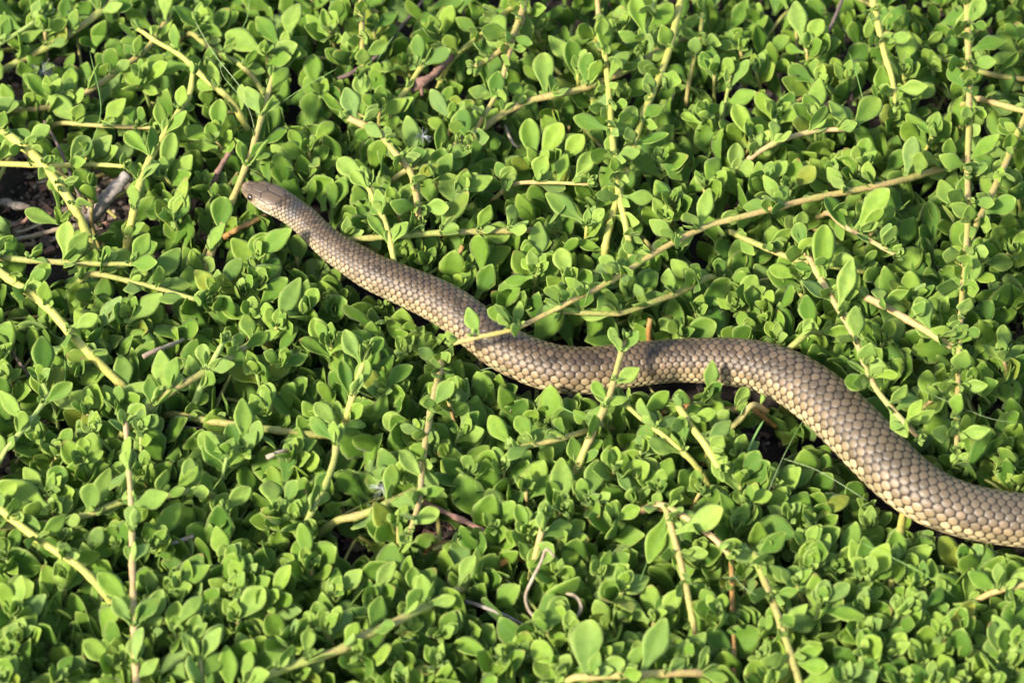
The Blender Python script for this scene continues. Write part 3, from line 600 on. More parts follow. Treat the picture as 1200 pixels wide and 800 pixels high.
# leaves traced in nine enlarged crops: base x y, tip x y (crop pixels); letter after: d dark/low, y yellow, b bright, w worn
HL = {
'1': '''615 95 615 15,520 160 427 145,155 100 78 140,160 205 210 140,90 175 32 130,250 325 235 228,285 410 182 335,360 412 428 352,455 430 440 350,505 525 442 465,570 610 600 475,
765 465 765 357,725 485 650 445,760 525 685 500,640 240 540 240,970 170 890 60,1010 130 1020 0b,985 180 1000 98,985 195 1055 185,925 190 805 125,930 310 1000 225,1060 620 950 505b,1000 620 872 575d,
1055 540 1010 462,845 555 918 500,1085 495 1155 412,600 760 650 632w,220 780 97 740,712 650 805 695,745 790 775 692,1140 135 1072 60,1145 80 1180 12,180 330 97 270,505 245 558 195,60 90 5 60,180 120 110 60,
250 80 170 20,700 80 760 120,830 420 800 300d,880 330 860 240,1110 330 1180 380,740 240 800 190,480 290 540 330,300 520 380 480,60 380 10 300,330 650 290 600,380 60 450 20,650 130 700 170''',
'2': '''560 130 490 0b,340 120 275 30,680 105 685 27,820 245 725 130b,915 210 900 62,700 300 705 210b,635 325 585 268,515 350 545 258,385 425 320 325,110 100 188 48,90 200 150 155,915 450 820 415,960 480 1010 392,
665 590 650 432,700 545 770 445,765 570 835 480,1045 515 1125 470,835 765 722 685b,580 650 545 572,755 640 780 545,885 720 945 658,870 800 910 732b,340 780 440 680w,275 630 330 575y,185 715 248 660,
420 675 515 620,975 345 1058 285,1030 120 1020 0,1090 130 1140 32,240 785 142 695d,50 410 20 318,135 375 78 340,1180 285 1142 218,870 340 820 360,840 290 860 195,930 280 985 160,400 160 370 190,
560 610 545 540d,620 720 590 660d,1110 560 1180 620,1150 700 1100 640,260 560 240 410b,330 620 420 540,60 620 0 560b,90 780 60 720,440 500 420 390,230 230 120 240,30 180 0 160,180 760 100 610d,1040 420 1110 360,
650 370 600 340,730 360 690 320,790 440 740 420d,960 100 900 120,1120 760 1180 740''',
'3': '''410 130 395 18b,435 160 480 78,445 185 538 150,420 195 350 165,465 410 475 288b,590 430 665 362b,580 430 512 365,765 250 780 98,700 105 768 32,690 355 690 240,790 360 875 290,735 430 800 362,950 730 900 635b,
1180 200 1072 200,1030 180 1120 125,970 320 915 228,990 350 1028 298,1020 555 1090 480,905 240 900 155,870 240 797 182,465 290 375 240,620 575 640 490,760 590 800 492b,520 615 570 545,290 635 362 570b,
305 705 368 645b,375 655 455 595y,585 775 495 700,600 785 712 672,670 800 725 722b,165 690 225 585,75 650 130 530,40 775 90 668b,0 135 45 60b,0 285 38 220b,200 170 118 155,440 585 390 495d,1160 655 1108 585b,
110 250 60 200,250 240 280 190,320 140 260 70d,640 130 600 90,560 280 520 210,1000 90 1040 10,1180 140 1120 90,150 360 245 325,90 390 130 360,60 440 0 400,960 440 1040 400d,1050 640 1110 590,1180 480 1100 440,
900 560 970 500d,700 680 760 620d,870 470 820 430,480 500 400 440d,1070 760 1150 700,240 480 190 380,320 400 370 360''',
'4': '''150 545 150 380,270 515 170 470,325 475 240 450w,370 500 285 540,430 575 420 457b,430 630 365 560,380 630 252 590b,330 370 415 258b,440 345 555 245,460 290 405 345,440 480 390 345d,570 565 560 448b,
450 665 540 600b,490 715 542 660b,525 175 615 90b,645 235 558 255b,740 390 680 300d,865 340 768 280,840 225 965 120,960 350 1040 185b,890 290 990 200,890 110 1000 20,755 230 830 122b,960 465 1010 338,
850 438 920 378,890 510 795 430,1130 250 1110 110w,1180 300 1122 270,1145 408 1105 338,850 745 840 618b,870 800 910 688b,940 640 940 555b,910 650 875 588,1150 755 1088 675,1010 795 1088 735,790 790 703 730b,
815 800 755 750,80 665 0 580b,85 720 138 655b,0 785 55 735b,0 460 38 410,230 95 240 0b,20 95 60 35,105 250 165 140,250 330 290 200d,300 640 190 600w,510 420 440 370d,640 190 570 150d,330 720 320 660,
210 790 250 710,300 800 290 740,900 200 870 250,1030 110 980 60d,1060 300 1100 225,990 490 1060 450,720 300 780 360d,640 560 700 520d,680 640 720 590,180 790 240 720,20 540 70 500,130 740 60 790''',
'5': '''440 400 390 510d,320 400 240 290,235 440 280 350b,215 470 330 405,240 420 160 325,330 420 320 330,60 470 20 370,95 470 140 400,140 580 235 490,45 750 140 620,40 600 5 480,320 630 385 550b,250 720 160 665b,
370 600 440 650,410 720 470 650,330 800 370 745b,580 780 520 670,690 700 690 620b,720 680 700 575,700 740 750 700b,650 740 630 690b,940 620 860 680b,1020 620 1045 525,1050 650 1125 580,900 600 880 545,
970 560 1025 500b,1085 690 1170 675,480 372 443 292b,600 335 625 275b,625 285 545 262b,680 120 685 5,800 190 760 90b,700 165 730 95,680 170 625 105,655 185 575 195,430 150 570 85,390 225 460 165b,780 270 775 212,
800 265 850 200b,880 290 925 240b,1000 105 985 40b,880 85 830 60,150 250 225 270,125 300 15 215,960 340 880 380d,1010 240 960 120,560 210 540 185d,300 130 270 110,230 110 290 120,500 600 570 520d,
440 590 380 540d,520 620 600 560d,650 660 600 600d,820 640 790 600,1090 380 1010 320d,860 790 900 750,1040 780 1060 730,960 740 920 690,480 460 470 400,1180 380 1110 330,330 260 300 200''',
'6': '''485 190 490 15,575 270 585 128b,685 290 680 203b,510 270 418 205,455 345 430 250,545 410 480 365b,650 560 565 545,700 525 780 460b,750 625 815 580b,770 700 715 690b,780 675 825 610,620 520 575 480b,
320 400 245 335,235 385 190 290,185 265 250 178,280 290 385 215,185 300 125 255,410 180 310 150,50 300 150 200,130 605 162 482b,90 575 102 480b,240 635 270 565b,300 610 412 640,100 750 160 675,115 700 50 750,
80 590 120 610,865 350 820 258b,800 260 875 215,880 310 920 235,1000 235 1020 125b,1030 120 1140 130b,925 395 985 340b,950 405 1000 370,985 530 940 595b,1000 550 1070 505,1105 440 1110 358b,1110 470 1050 420b,
1125 465 1180 420b,1110 800 1120 665,1060 780 1040 665d,400 90 410 0b,700 70 720 0b,160 180 210 100w,450 150 395 140,640 150 560 160d,560 470 490 430d,700 400 640 330,640 390 600 290b,900 170 960 130d,
850 140 790 180d,1180 200 1110 170d,740 560 800 500d,760 500 740 430d,870 600 920 610,1010 460 1050 390d,1150 620 1100 580d,880 690 850 640d,20 250 60 130,330 400 370 390,30 690 0 720,200 790 260 750,
370 700 440 720d,480 790 420 770d,1140 90 1090 20,990 360 920 340''',
'7': '''300 190 375 70b,405 320 302 290b,215 305 300 200b,440 540 355 430,510 630 555 490b,530 490 655 465,610 465 718 400,740 175 685 75,770 210 860 130b,605 115 675 50,790 385 755 268,950 200 935 68b,
970 235 1018 168b,1020 235 1072 190b,990 180 1035 105b,790 480 830 365,850 435 940 355,935 525 1010 405,870 650 940 525d,840 485 938 445,820 580 920 480b,590 615 690 495b,710 590 780 475b,665 655 690 545b,
720 700 780 600b,710 785 778 695b,790 800 790 685,870 740 830 635,865 755 982 700,520 320 610 195,480 190 575 150b,735 280 625 225d,530 780 640 690b,565 800 668 742b,600 425 492 335d,300 610 202 550d,
150 130 90 60b,180 200 28 112,185 160 215 60,410 740 300 660b,420 615 302 552b,1080 400 1050 255,1145 635 1182 535b,1040 785 1118 720b,100 100 160 10d,280 60 350 0b,430 60 390 130,500 80 510 0,
560 160 640 130,20 700 60 600b,10 790 50 720b,60 640 120 560,130 560 170 440d,50 560 80 440b,20 360 60 420,250 500 280 430d,330 400 390 500d,150 700 230 660d,200 790 240 700,480 780 540 720b,1100 230 1180 180d,
1180 60 1100 130,30 180 0 150b,220 460 170 560,900 790 960 760,1000 640 1060 580,1110 600 1060 560,640 640 600 690,980 260 900 310d,1130 490 1180 440''',
'8': '''400 430 395 228,765 200 765 42b,870 150 885 40b,820 170 805 105b,870 195 930 145b,1010 170 1075 45b,650 285 615 190,705 295 790 255b,760 310 835 245b,630 345 675 278b,840 310 920 215d,760 420 825 315,
945 240 1028 195,1125 215 1075 365,640 125 570 210,610 145 718 65d,270 80 210 0b,200 90 100 60b,290 120 365 150b,195 255 228 198,275 255 332 205b,250 500 250 407,120 510 175 388b,0 490 68 415b,390 510 518 480b,
540 720 410 660,850 770 890 532b,960 580 930 448,1060 590 962 515,1120 580 1175 482b,1075 575 1128 503,1050 735 1120 592b,1050 730 995 630b,760 750 680 665,710 620 770 518b,600 690 680 590b,625 740 690 630b,
905 725 975 662b,885 800 978 725b,210 800 195 738b,195 735 262 672,520 450 432 372,1045 360 958 305d,895 425 930 348,980 480 970 392,0 180 120 160d,60 290 190 260d,270 340 180 330d,40 460 110 400d,90 540 0 600,
340 560 420 500,470 120 400 170d,560 60 520 10b,430 70 500 60,950 60 1000 130,1180 100 1110 60d,1100 130 1180 160,880 470 830 440d,1100 460 1060 410d,1180 300 1160 350b,340 640 400 600b,240 620 320 590,
60 700 110 740,330 740 400 790b,530 260 570 240w,480 310 560 290,800 640 860 700,570 500 480 480d,150 420 180 350d''',
'9': '''455 240 570 135y,430 320 292 240,440 410 500 300b,530 410 610 270,460 495 395 440b,395 460 308 400,500 520 572 465b,600 535 685 460,630 570 720 600b,720 500 705 362d,825 480 775 412,800 540 790 462,
835 550 912 475,750 560 848 590,650 190 735 220,745 390 855 340,810 330 885 283,970 560 1072 600b,1120 735 1012 618,1160 680 1085 575b,950 800 890 702,725 700 825 668b,475 565 620 560,375 605 425 535b,
275 720 388 640,285 630 358 595,150 720 92 622,0 725 72 635b,215 430 305 375b,275 355 348 285,190 245 135 150,200 105 262 5,185 270 248 220,210 175 300 145,0 270 150 210b,560 800 620 730b,980 395 1038 325,
1145 525 1180 412b,560 110 620 40d,370 230 300 190,640 420 600 370,640 620 700 640,520 680 480 600d,840 440 900 400,905 640 995 530Y,1070 520 1120 440b,1090 480 1000 420,1110 90 1150 10,1170 110 1180 60,
940 60 1010 20b,1060 800 1140 740b,620 700 680 760,420 720 500 750,300 800 360 740b,60 380 0 430,60 330 110 440,130 560 90 500,200 640 250 590,440 800 520 760,830 720 900 670,1000 700 930 640d,1000 290 1080 330,
650 260 560 310,60 140 0 100b,320 110 370 150,760 800 690 740,860 790 800 740'''}
run_spec = []
for line in RUN.strip().splitlines():
    nm, lab, colr, r, tip, dens, pts = line.split('|'); v = [float(x) for x in pts.split()]
    sink = 0 if nm in ('long arching stem', 'upright tan stem', 'pinkish arching stem', 'thick yellow stem', 'level yellow stem') else 1
    P = [at(v[i], v[i+1], (v[i+2]-sink)/1000) for i in range(0, len(v), 3)]
    E = lambda A, B: A + (A-B).normalized()*.012
    inside = lambda k: -5 < v[k] < 1205 and -5 < v[k+1] < 805
    if tip not in 'sb' and inside(0): Z = E(P[0], P[1]); Z.z = max(.008, P[0].z-.014); P.insert(0, Z)
    if tip not in 'eb' and inside(len(v)-3): Z = E(P[-1], P[-2]); Z.z = max(.008, P[-1].z-.014); P.append(Z)
    run_spec.append(dict(name=nm, label=lab, col=colr, r=float(r)*PXM*1.16, tip=tip, dens=float(dens), P=P, px=np.array(v).reshape(-1, 3)))
runners = []
for q in run_spec:
    root = bpy.data.objects.new('trailing_stem', None); COL.objects.link(root); root.location = q['P'][0]
    tag(root, q['label'], 'plant stem', 'trailing stems of the ground cover')
    Pn = np.array([p[:] for p in q['P']]); ln = np.linalg.norm(np.diff(Pn, axis=0), axis=1).sum()
    # a gentle kink at each node, as the real stems have
    nn = max(2, int(ln/.0155)); q['nodes'] = nodes = np.clip((np.arange(nn)+.5)/nn + rng.normal(0, .012, nn), .02, .98)
    r0 = q['r']; e0, e1 = (r0, r0*.62) if q['tip'] in 'e' else ((r0*.62, r0) if q['tip'] == 's' else (r0*.95, r0*.95))
    q['Q'] = add_stem(root, q['P'], e0, e1, M_STEM[q['col']], nodes=nodes, sides=9)
    q['root'] = root; q['Qpx'] = np.array([proj(Vector(p)) for p in q['Q']])
def run_at(q, s):
    i = s*(len(q['Q'])-1); j = min(int(i), len(q['Q'])-2); f = i-j
    P = Vector(q['Q'][j]*(1-f) + q['Q'][j+1]*f); T = Vector(q['Q'][j+1]-q['Q'][j]).normalized()
    return P, T
def perp(T, az):
    a = T.cross(Vector((0, 0, 1)));
    if a.length < .1: a = T.cross(Vector((1, 0, 0)))
    a.normalize(); b = a.cross(T); return a*math.cos(az) + b*math.sin(az)
def leaf_pose(T, az, alpha, lift=.25, face=.7):
    R = perp(T, az); D = T*math.cos(alpha) + R*math.sin(alpha)*.9 + Vector((0, .30, lift+.22)); D.normalize()
    N = T*math.sin(alpha) - R*math.cos(alpha); N = N*(1-face) + (LIGHT + Vector((random.gauss(0, .3), random.gauss(0, .3), 0)))*face
    return D, N
def tip_rosette(root, P, T, scale=1.0, n=3, allow=False):
    add_bud(root, P, T, .0068*scale, .6)
    for k in range(n):
        az = k*math.pi*.5 + random.random()
        for f in (0, math.pi):
            D, N = leaf_pose(T, az+f, .35+.22*k, .15, .45)
            add_leaf(root, P - T*(.0012+.0022*k)*scale, D, N, (.0065+.0022*k)*scale*random.uniform(.85, 1.15), 1.0, young=max(0, .7-.22*k), allow=allow)
GAPS = [(20,222,42),(8,95,24),(62,285,36),(50,262,20),(12,545,26),(392,70,20),(120,240,24),(868,92,30),(940,92,18),(430,640,26),(770,628,18),(885,520,20),(1078,432,18),(1168,395,14),(22,400,14),(490,628,22),(965,110,16),(690,505,12),(540,600,16),(540,470,12),(150,215,12),(1100,655,12),(300,470,12),(30,205,34),(45,260,22)]
DARKS = [(105,145,10),(350,110,12),(1010,100,18),(1090,210,12),(1150,230,14),(640,200,14),(680,180,12),(900,130,14),(395,640,20),(470,655,18),(560,505,18),(640,500,18),(690,620,14),(770,690,14),(880,560,24),(910,530,20),(1010,640,14),(1080,660,16),(1100,690,14),(1170,470,14),(930,690,12),(20,700,12),(60,720,12),(345,560,12),(300,440,14),(255,430,12),(115,350,10),(185,300,10),(45,460,14),(20,440,12),(400,540,14),(380,600,14),(500,620,14),(590,240,12),(540,150,12),(820,330,10),(745,330,10),(1040,300,10),(700,400,8),(1160,520,14),(1190,560,10),(125,235,34),(108,252,28),(140,215,20)]
def in_dark(x, y): return any((x-a)**2+(y-b)**2 < (r*1.15)**2 for a, b, r in DARKS)
def in_gap(x, y, k=1.0): return any((x-a)**2+(y-b)**2 < (r*k)**2 for a, b, r in GAPS)
def over_front(q): return q['name'] in ('long arching stem', 'upright tan stem', 'pinkish arching stem')
for q in runners or run_spec:
    root = q['root']; al = over_front(q)
    for j, s in enumerate(q['nodes']):
        P, T = run_at(q, s)
        if q['tip'] == 's': T = -T
        if random.random() > q['dens']*1.8: 
            if q['dens'] > .05 and random.random() < .6:
                D, N = leaf_pose(T, random.random()*6.28, .7, .3, .4); add_leaf(root, P, D, N, random.uniform(.005, .008), 1, young=.6)
            continue
        az0 = (j % 2)*math.pi/2 + random.uniform(-.3, .3)
        for f in (0, math.pi):
            if random.random() < .85:
                D, N = leaf_pose(T, az0+f, random.uniform(.7, 1.15), .25, .65)
                add_leaf(root, P + D*q['r']*.5, D, N, random.uniform(.012, .0185), random.uniform(.9, 1.1), young=random.choice([.1, .2, .3, .45]))
            for k in range(random.choice([1, 1, 2])):     # young leaves in the axil
                D, N = leaf_pose(T, az0+f+random.uniform(-.9, .9), random.uniform(.3, .9), .4, .4)
                add_leaf(root, P, D, N, random.uniform(.007, .0125), 1, young=random.uniform(.3, .75))
        if random.random() < .5: add_bud(root, P + Vector((0, 0, q['r'])), (T*.4 + Vector((0, -.2, .8))).normalized(), .0042)
    if q['tip'] in 'eb': P, T = run_at(q, 1.0); tip_rosette(root, P, (T*.8+Vector((0, 0, .35))).normalized(), random.uniform(.85, 1.1), 2, al)
    if q['tip'] in 'sb': P, T = run_at(q, 0.0); tip_rosette(root, P, (-T*.8+Vector((0, 0, .35))).normalized(), random.uniform(.85, 1.1), 2, al)

# ------------------------------------------------------------------ traced leaves: on a runner when the base meets it, else in clusters on shoots of their own
FK = 2.9625
traced = []
for key, txt in HL.items():
    ox, oy = C0[key]
    for tok in txt.replace('\n', '').split(','):
        a, b, c, d = tok.split(); fl = ''
        if d[-1].isalpha(): d, fl = d[:-1], d[-1]
        traced.append((ox+float(a)/FK, oy+float(b)/FK, ox+float(c)/FK, oy+float(d)/FK, fl))
def place_traced(root, B, tx, ty, fl, allow=False, upright=False):
    n0 = Vector((random.gauss(-.10, .22), random.gauss(-.42, .20), 1)).normalized()
    if upright: n0 = Vector((-.15, -1.5, .8)).normalized()
    Tq = hit_plane(tx, ty, B, n0)
    if Tq.z < .008: Tq = at(tx, ty, .008)
    D = Tq - B; L = D.length*1.03
    L *= 1.08
    if L > .028: L = .028
    kw = dict(young=0, yellow=0, worn=0)
    if fl == 'b': kw['young'] = random.uniform(.15, .42)
    if fl == 'y': kw['yellow'] = .62; kw['worn'] = .3
    if fl == 'Y': kw['yellow'] = 1.0
    if fl == 'w': kw['worn'] = 1; kw['yellow'] = .25
    w = 1.0 if L > .012 else 1.12
    if L < .009: w = 1.25
    if L > .020: w = .84
    return add_leaf(root, B, D, n0 + Vector((random.gauss(0, .12), random.gauss(0, .12), 0)), L, w*random.uniform(.86, 1.08), allow=allow, variant=random.choice([0, 1, 2, 3, 4, 5, 6, 7, 8, 10, 11, 12, 13, 14, 15, 16, 17, 18, 19]), **kw)
FRONT = {(round(400+480/FK), round(265+372/FK)), (round(800+130/FK), round(265+605/FK)), (round(800+90/FK), round(265+575/FK)), (round(800+240/FK), round(265+635/FK)), (round(800+650/FK), round(265+560/FK))}
loose = []
for (bx, by, tx, ty, fl) in traced:
    best = None
    if fl != 'd':
        for q in run_spec:
            if q['dens'] == 0: continue
            d = np.hypot(q['Qpx'][:, 0]-bx, q['Qpx'][:, 1]-by); i = int(d.argmin())
            if d[i] < 13 and (best is None or d[i] < best[0]): best = (d[i], q, i)
    front = (round(bx), round(by)) in FRONT
    if best: place_traced(best[1]['root'], Vector(best[1]['Q'][best[2]]), tx, ty, fl, front or over_front(best[1]))
    else: loose.append([bx, by, tx, ty, fl, front])
clusters = []
for L_ in loose:
    for c in clusters:
        if math.hypot(c[0]-L_[0], c[1]-L_[1]) < 21 and (c[2][0][4] == 'd') == (L_[4] == 'd'):
            c[2].append(L_); k = len(c[2]); c[0] += (L_[0]-c[0])/k; c[1] += (L_[1]-c[1])/k; break
    else: clusters.append([L_[0], L_[1], [L_]])

# ------------------------------------------------------------------ leafy shoots
shoots = []      # root, px, py, look
def new_shoot(P):
    root = bpy.data.objects.new('leafy_shoot', None); COL.objects.link(root); root.location = P; return root
def run_clear(x, y):
    return min(np.hypot(q['Qpx'][::3, 0]-x, q['Qpx'][::3, 1]-y).min() for q in run_spec)
def shoot_stem(root, tipP, base):
    mid = (tipP+base)/2 + Vector((random.gauss(0, .002), random.gauss(0, .002), .002))
    if near_snake(mid, .002) or near_snake(tipP, .001): return
    add_stem(root, [base, mid, tipP], .0012, .0009, M_STEM[random.choice(['green', 'olive', 'tan', 'yellow'])], sides=6, n=7)
for cx, cy, ls in clusters:
    dark = ls[0][4] == 'd'; z = random.uniform(.020, .030) if dark else random.uniform(.040, .050)
    sg = snake_gap(cx, cy)
    front = any(l[5] for l in ls)
    if sg < 45 and not front: z = min(z, .031)
    if front: z = .046
    P = at(cx, cy, z)
    while not front and near_snake(P, .004) and z > .012: z -= .004; P = at(cx, cy, z)
    base = Vector((P.x+random.gauss(0, .006), P.y+random.gauss(0, .006)+.004, .002))
    root = new_shoot(base); n0 = n_leaves
    shoot_stem(root, P, base)
    for (bx, by, tx, ty, fl, fr) in ls:
        B = at(cx+(bx-cx)*.6, cy+(by-cy)*.6, z + random.uniform(-.004, .002)); place_traced(root, B, tx, ty, fl, fr, fr)
    T = (P-base).normalized()
    if not dark:
        add_bud(root, P + T*.001, (T+Vector((0, -.3, .3))).normalized(), random.uniform(.0055, .008), random.uniform(.3, .7))
        for k in range(4):
            D, N = leaf_pose(T, random.random()*6.28, random.uniform(.5, 1.0), .2, .5); add_leaf(root, P-T*.002, D, N, random.uniform(.009, .014), 1, young=random.uniform(0, .4))
    for k in range(5):
        D, N = leaf_pose(T, random.random()*6.28, random.uniform(.9, 1.4), .1, .6); add_leaf(root, P-T*random.uniform(.006, .016), D, N, random.uniform(.015, .022), 1, worn=random.choice([0, 0, 0, .8]), yellow=random.choice([0]*12+[.5]))
    if n_leaves == n0:
        for ch in list(root.children): bpy.data.objects.remove(ch)
        bpy.data.objects.remove(root); continue
    x, y = proj(P); shoots.append([root, x, y, 'dark' if dark else 'traced', len(ls)])
n_traced_shoots = len(shoots)
cells = [(s[1], s[2]) for s in shoots]
def gen_shoot(x, y, z, big):
    P = at(x, y, z); lean = Vector((random.gauss(-.12, .25), random.gauss(-.15, .25), 1)).normalized()
    H = min(z-.004, random.uniform(.026, .038)); base = P - lean*H
    root = new_shoot(base); n0 = n_leaves; shoot_stem(root, P, base)
    npair = random.choice([3, 4, 4, 5]); s = 0; az = random.random()*6.28
    add_bud(root, P, lean, random.uniform(.005, .0085), random.uniform(.25, .8))
    yg = random.uniform(0, .35)
    for k in range(npair):
        s += .0018 + .0014*k
        L = big*min(1, .44+.24*k)*random.uniform(.88, 1.12); az += math.pi/2 + random.gauss(0, .25)
        for f in (0, math.pi):
            if random.random() < .07: continue
            D, N = leaf_pose(lean, az+f+random.gauss(0, .15), min(1.5, .38+.22*k+random.gauss(0, .12)), .12, .45+.05*k)
            add_leaf(root, P - lean*s, D, N, L, random.uniform(.9, 1.12), young=max(0, .65-.2*k)+yg, worn=random.choice([1.0, .6]) if random.random() < .16 else 0, yellow=random.uniform(.2, .7) if random.random() < .05 else 0)
        if s > H*.92: break
    if n_leaves == n0:
        for ch in list(root.children): bpy.data.objects.remove(ch)
        bpy.data.objects.remove(root); return
    shoots.append([root, x, y, 'big' if big > .0215 else 'small', 0])
tries = 0
while len(shoots) < 318 and tries < 30000:
    tries += 1
    x, y = random.uniform(-40, 1240), random.uniform(-40, 850)
    if in_gap(x, y, 1.45) or in_dark(x, y): continue
    sg = snake_gap(x, y)
    if sg < 6: continue
    dmin = 30 if tries < 12000 else (24 if tries < 20000 else 19)
    if min((x-a)**2+(y-b)**2 for a, b in cells) < dmin**2: continue
    rc = run_clear(x, y); z = random.uniform(.030, .055)
    if rc < 14: z = random.uniform(.022, .032)
    if sg < 45 and y > np.interp(x, SNP[:, 0], SNP[:, 1]): z = min(z, .030)
    elif sg < 20: z = min(z, .034)
    cells.append((x, y)); gen_shoot(x, y, z, random.uniform(.0175, .0255)*(.84+.36*y/800))

# ------------------------------------------------------------------ low leaves beneath, past counting
items = []
SP = at(20, 222, 0)
for k in range(19000):
    edge = k > 8000
    if edge: x, y = random.uniform(-900, 2100), random.uniform(-900, 1700)
    else: x, y = random.uniform(-80, 1280), random.uniform(-80, 880)
    out = x < -50 or x > 1250 or y < -50 or y > 850
    if edge and not out: continue
    z = random.uniform(.005, .048) if out else random.triangular(.004, .034, .019)
    P = at(x, y, z)
    if not out:
        if in_gap(x, y, 1.1) or in_dark(x, y): continue
        sg = snake_gap(x, y)
        if sg < 8: 
            if near_snake(P, .012) or sg < -12: continue
    az = random.random()*6.28; el = random.uniform(.15, 1.25)
    D = (Vector((math.cos(az)*math.cos(el), math.sin(az)*math.cos(el), math.sin(el))) + Vector((0, .38, .05))).normalized()
    L = random.uniform(.016, .025)*(1 if out else .86+.32*y/800)
    if not out:
        if snake_blocks(P, D, L): continue
        tx_, ty_ = proj(P+D*L)
        if in_clear(P + D*L*.6): continue
        if in_gap(tx_, ty_, .95) or (in_dark(tx_, ty_) and random.random() < .8): continue
    N = LIGHT + Vector((random.gauss(0, .4), random.gauss(0, .4), 0))
    items.append((P, D, N, L, random.uniform(.9, 1.15), random.random()*(1 if out else .55)))
V, Fq, A = joined_leaves(items)
o = link('low_foliage', mesh_from('low_foliage', V, Fq, True, M_LEAF)); vcol(o.data, 'leaf', A); o.color = (0, 0, 0, 1)
tag(o, 'mat of small green leaves beneath and around the taller shoots', 'foliage', None, 'stuff')

# low hidden stalks that carry that mat
VV, FF, off = [], [], 0
for k in range(420):
    x, y = random.uniform(-150, 1350), random.uniform(-150, 950)
    if in_gap(x, y, .8): continue
    P = at(x, y, random.uniform(.006, .026)); az = random.random()*6.28; ln = random.uniform(.02, .05)
    if near_snake(P, .008): continue
    Q = P + Vector((math.cos(az)*ln, math.sin(az)*ln, random.uniform(-.006, .012)))
    if near_snake(Q, .006) or near_snake((P+Q)/2, .006) or Q.z < .003: continue
    C = spline([P[:], ((P+Q)/2 + Vector((0, 0, .004)))[:], Q[:]], 7); v, f = tube(C, np.full(7, random.uniform(.0007, .0014)), 5, False)
    VV.append(v); FF.append(f+off); off += len(v)
o = link('low_stalks', mesh_from('low_stalks', np.concatenate(VV), np.concatenate(FF), True, M_STEM['olive']))
tag(o, 'tangle of thin olive stalks under the leaves', 'stalks', None, 'stuff')

# ------------------------------------------------------------------ litter: bark crumbs, dead leaf scraps
def litter():
    VV, FF, off = [], [], 0
    cube = np.array([(x, y, z) for x in (-1, 1) for y in (-1, 1) for z in (-1, 1)], float)
    cf = np.array([(0, 1, 3, 2), (4, 6, 7, 5), (0, 4, 5, 1), (2, 3, 7, 6), (0, 2, 6, 4), (1, 5, 7, 3)])
    spots = [(g[0], g[1], g[2]*1.1) for g in GAPS]
    for k in range(3600):
        if k % 3: a, b, r = random.choice(spots); x, y = random.gauss(a, r*.7), random.gauss(b, r*.7)
        else: x, y = random.uniform(-60, 1260), random.uniform(-60, 860)
        P = at(x, y, random.uniform(.000, .004)); s = random.uniform(.0005, .0022)
        sc = np.array([s*random.uniform(.8, 3.0), s, s*random.uniform(.25, .9)]); v = cube*sc*(1+rng.normal(0, .22, (8, 3)))
        R = np.array(Matrix.Rotation(random.random()*6, 3, 'Z') @ Matrix.Rotation(random.gauss(0, .4), 3, 'X') @ Matrix.Rotation(random.gauss(0, .4), 3, 'Y'))
        VV.append(v @ R.T + np.array(P[:])); FF.append(cf+off); off += 8
    return np.concatenate(VV), np.concatenate(FF)
V, Fq = litter(); me = mesh_from('leaf_litter', V, Fq, False, M_DRY); me.materials.append(M_TWIG); me.materials.append(M_RED); me.materials.append(M_SOIL)
mi = np.repeat(rng.choice([0, 1, 1, 2, 3, 3, 3], len(Fq)//6), 6).astype(np.int32); me.polygons.foreach_set('material_index', mi)
o = link('leaf_litter', me); tag(o, 'crumbs of bark and dry leaf scraps on the soil', 'litter', None, 'stuff')

# ------------------------------------------------------------------ dead wood, dry stalks, blades: one object each
def stick(name, cat, label, mat, pts, r0, r1, sides=9, rough=.12, knots=()):
    P = [at(x, y, z/1000) for x, y, z in pts]; arr = np.array([p[:] for p in P]); ln = np.linalg.norm(np.diff(arr, axis=0), axis=1).sum()
    n = max(6, int(ln/.0016)); Q = spline(arr, n); R = np.linspace(r0, r1, n)*PXM*(1+rough*rng.standard_normal(n)*.5)
    for kx, ka in knots: R *= 1 + ka*np.exp(-((np.linspace(0, 1, n)-kx)*ln/.003)**2)
    base = Vector(Q[0]); V, Fc = tube(Q-Q[0], R, sides)
    V[:n*sides] += rng.standard_normal((n*sides, 3))*np.repeat(R, sides)[:, None]*rough*.5
    o = link(name, fix_tris(V, Fc, mat, name, True)); o.location = base; tag(o, label, cat); return o
stick('dead_branch', 'dead branch', 'thick weathered grey dead branch lying slanted on the bare soil', M_DEAD, [(96,266,22),(118,240,33),(134,222,42),(150,204,47)], 9.0, 7.4, 14, .16, [(.45, .12)])
stick('dead_twig', 'twig', 'thin grey twig leaning down onto the thick dead branch', M_TWIG, [(52,142,40),(70,175,42),(86,212,40),(101,250,30)], 1.8, 2.3)
stick('dead_twig', 'twig', 'pinkish brown dead twig behind the snout stem', M_RED, [(247,222,30),(256,200,36),(263,188,38),(272,176,40)], 4.2, 3.0, 9, .25)
stick('dry_leaf_stalk', 'dry stalk', 'pale silvery straw lying across the soil under the thick yellow stem', M_DRY, [(18,281,22),(45,275,25),(70,268,28),(98,263,28)], 2.6, 3.2)
stick('dry_leaf_stalk', 'dry stalk', 'broad brown strip of dead bark at the edge below the soil patch', M_DEAD, [(-10,236,14),(8,238,16),(25,242,16),(36,244,14)], 6.5, 4, 9, .3)
stick('dry_leaf_stalk', 'dry stalk', 'tan dead stalk angled just above the silvery straw', M_RED, [(10,267,18),(22,263,20),(32,256,24),(33,246,26)], 3.0, 2.2, 8, .2)
stick('dry_leaf_stalk', 'dry stalk', 'short thin straw touching the silvery straw', M_DRY, [(18,273,20),(30,270,22),(50,262,24)], 2.0, 1.4)
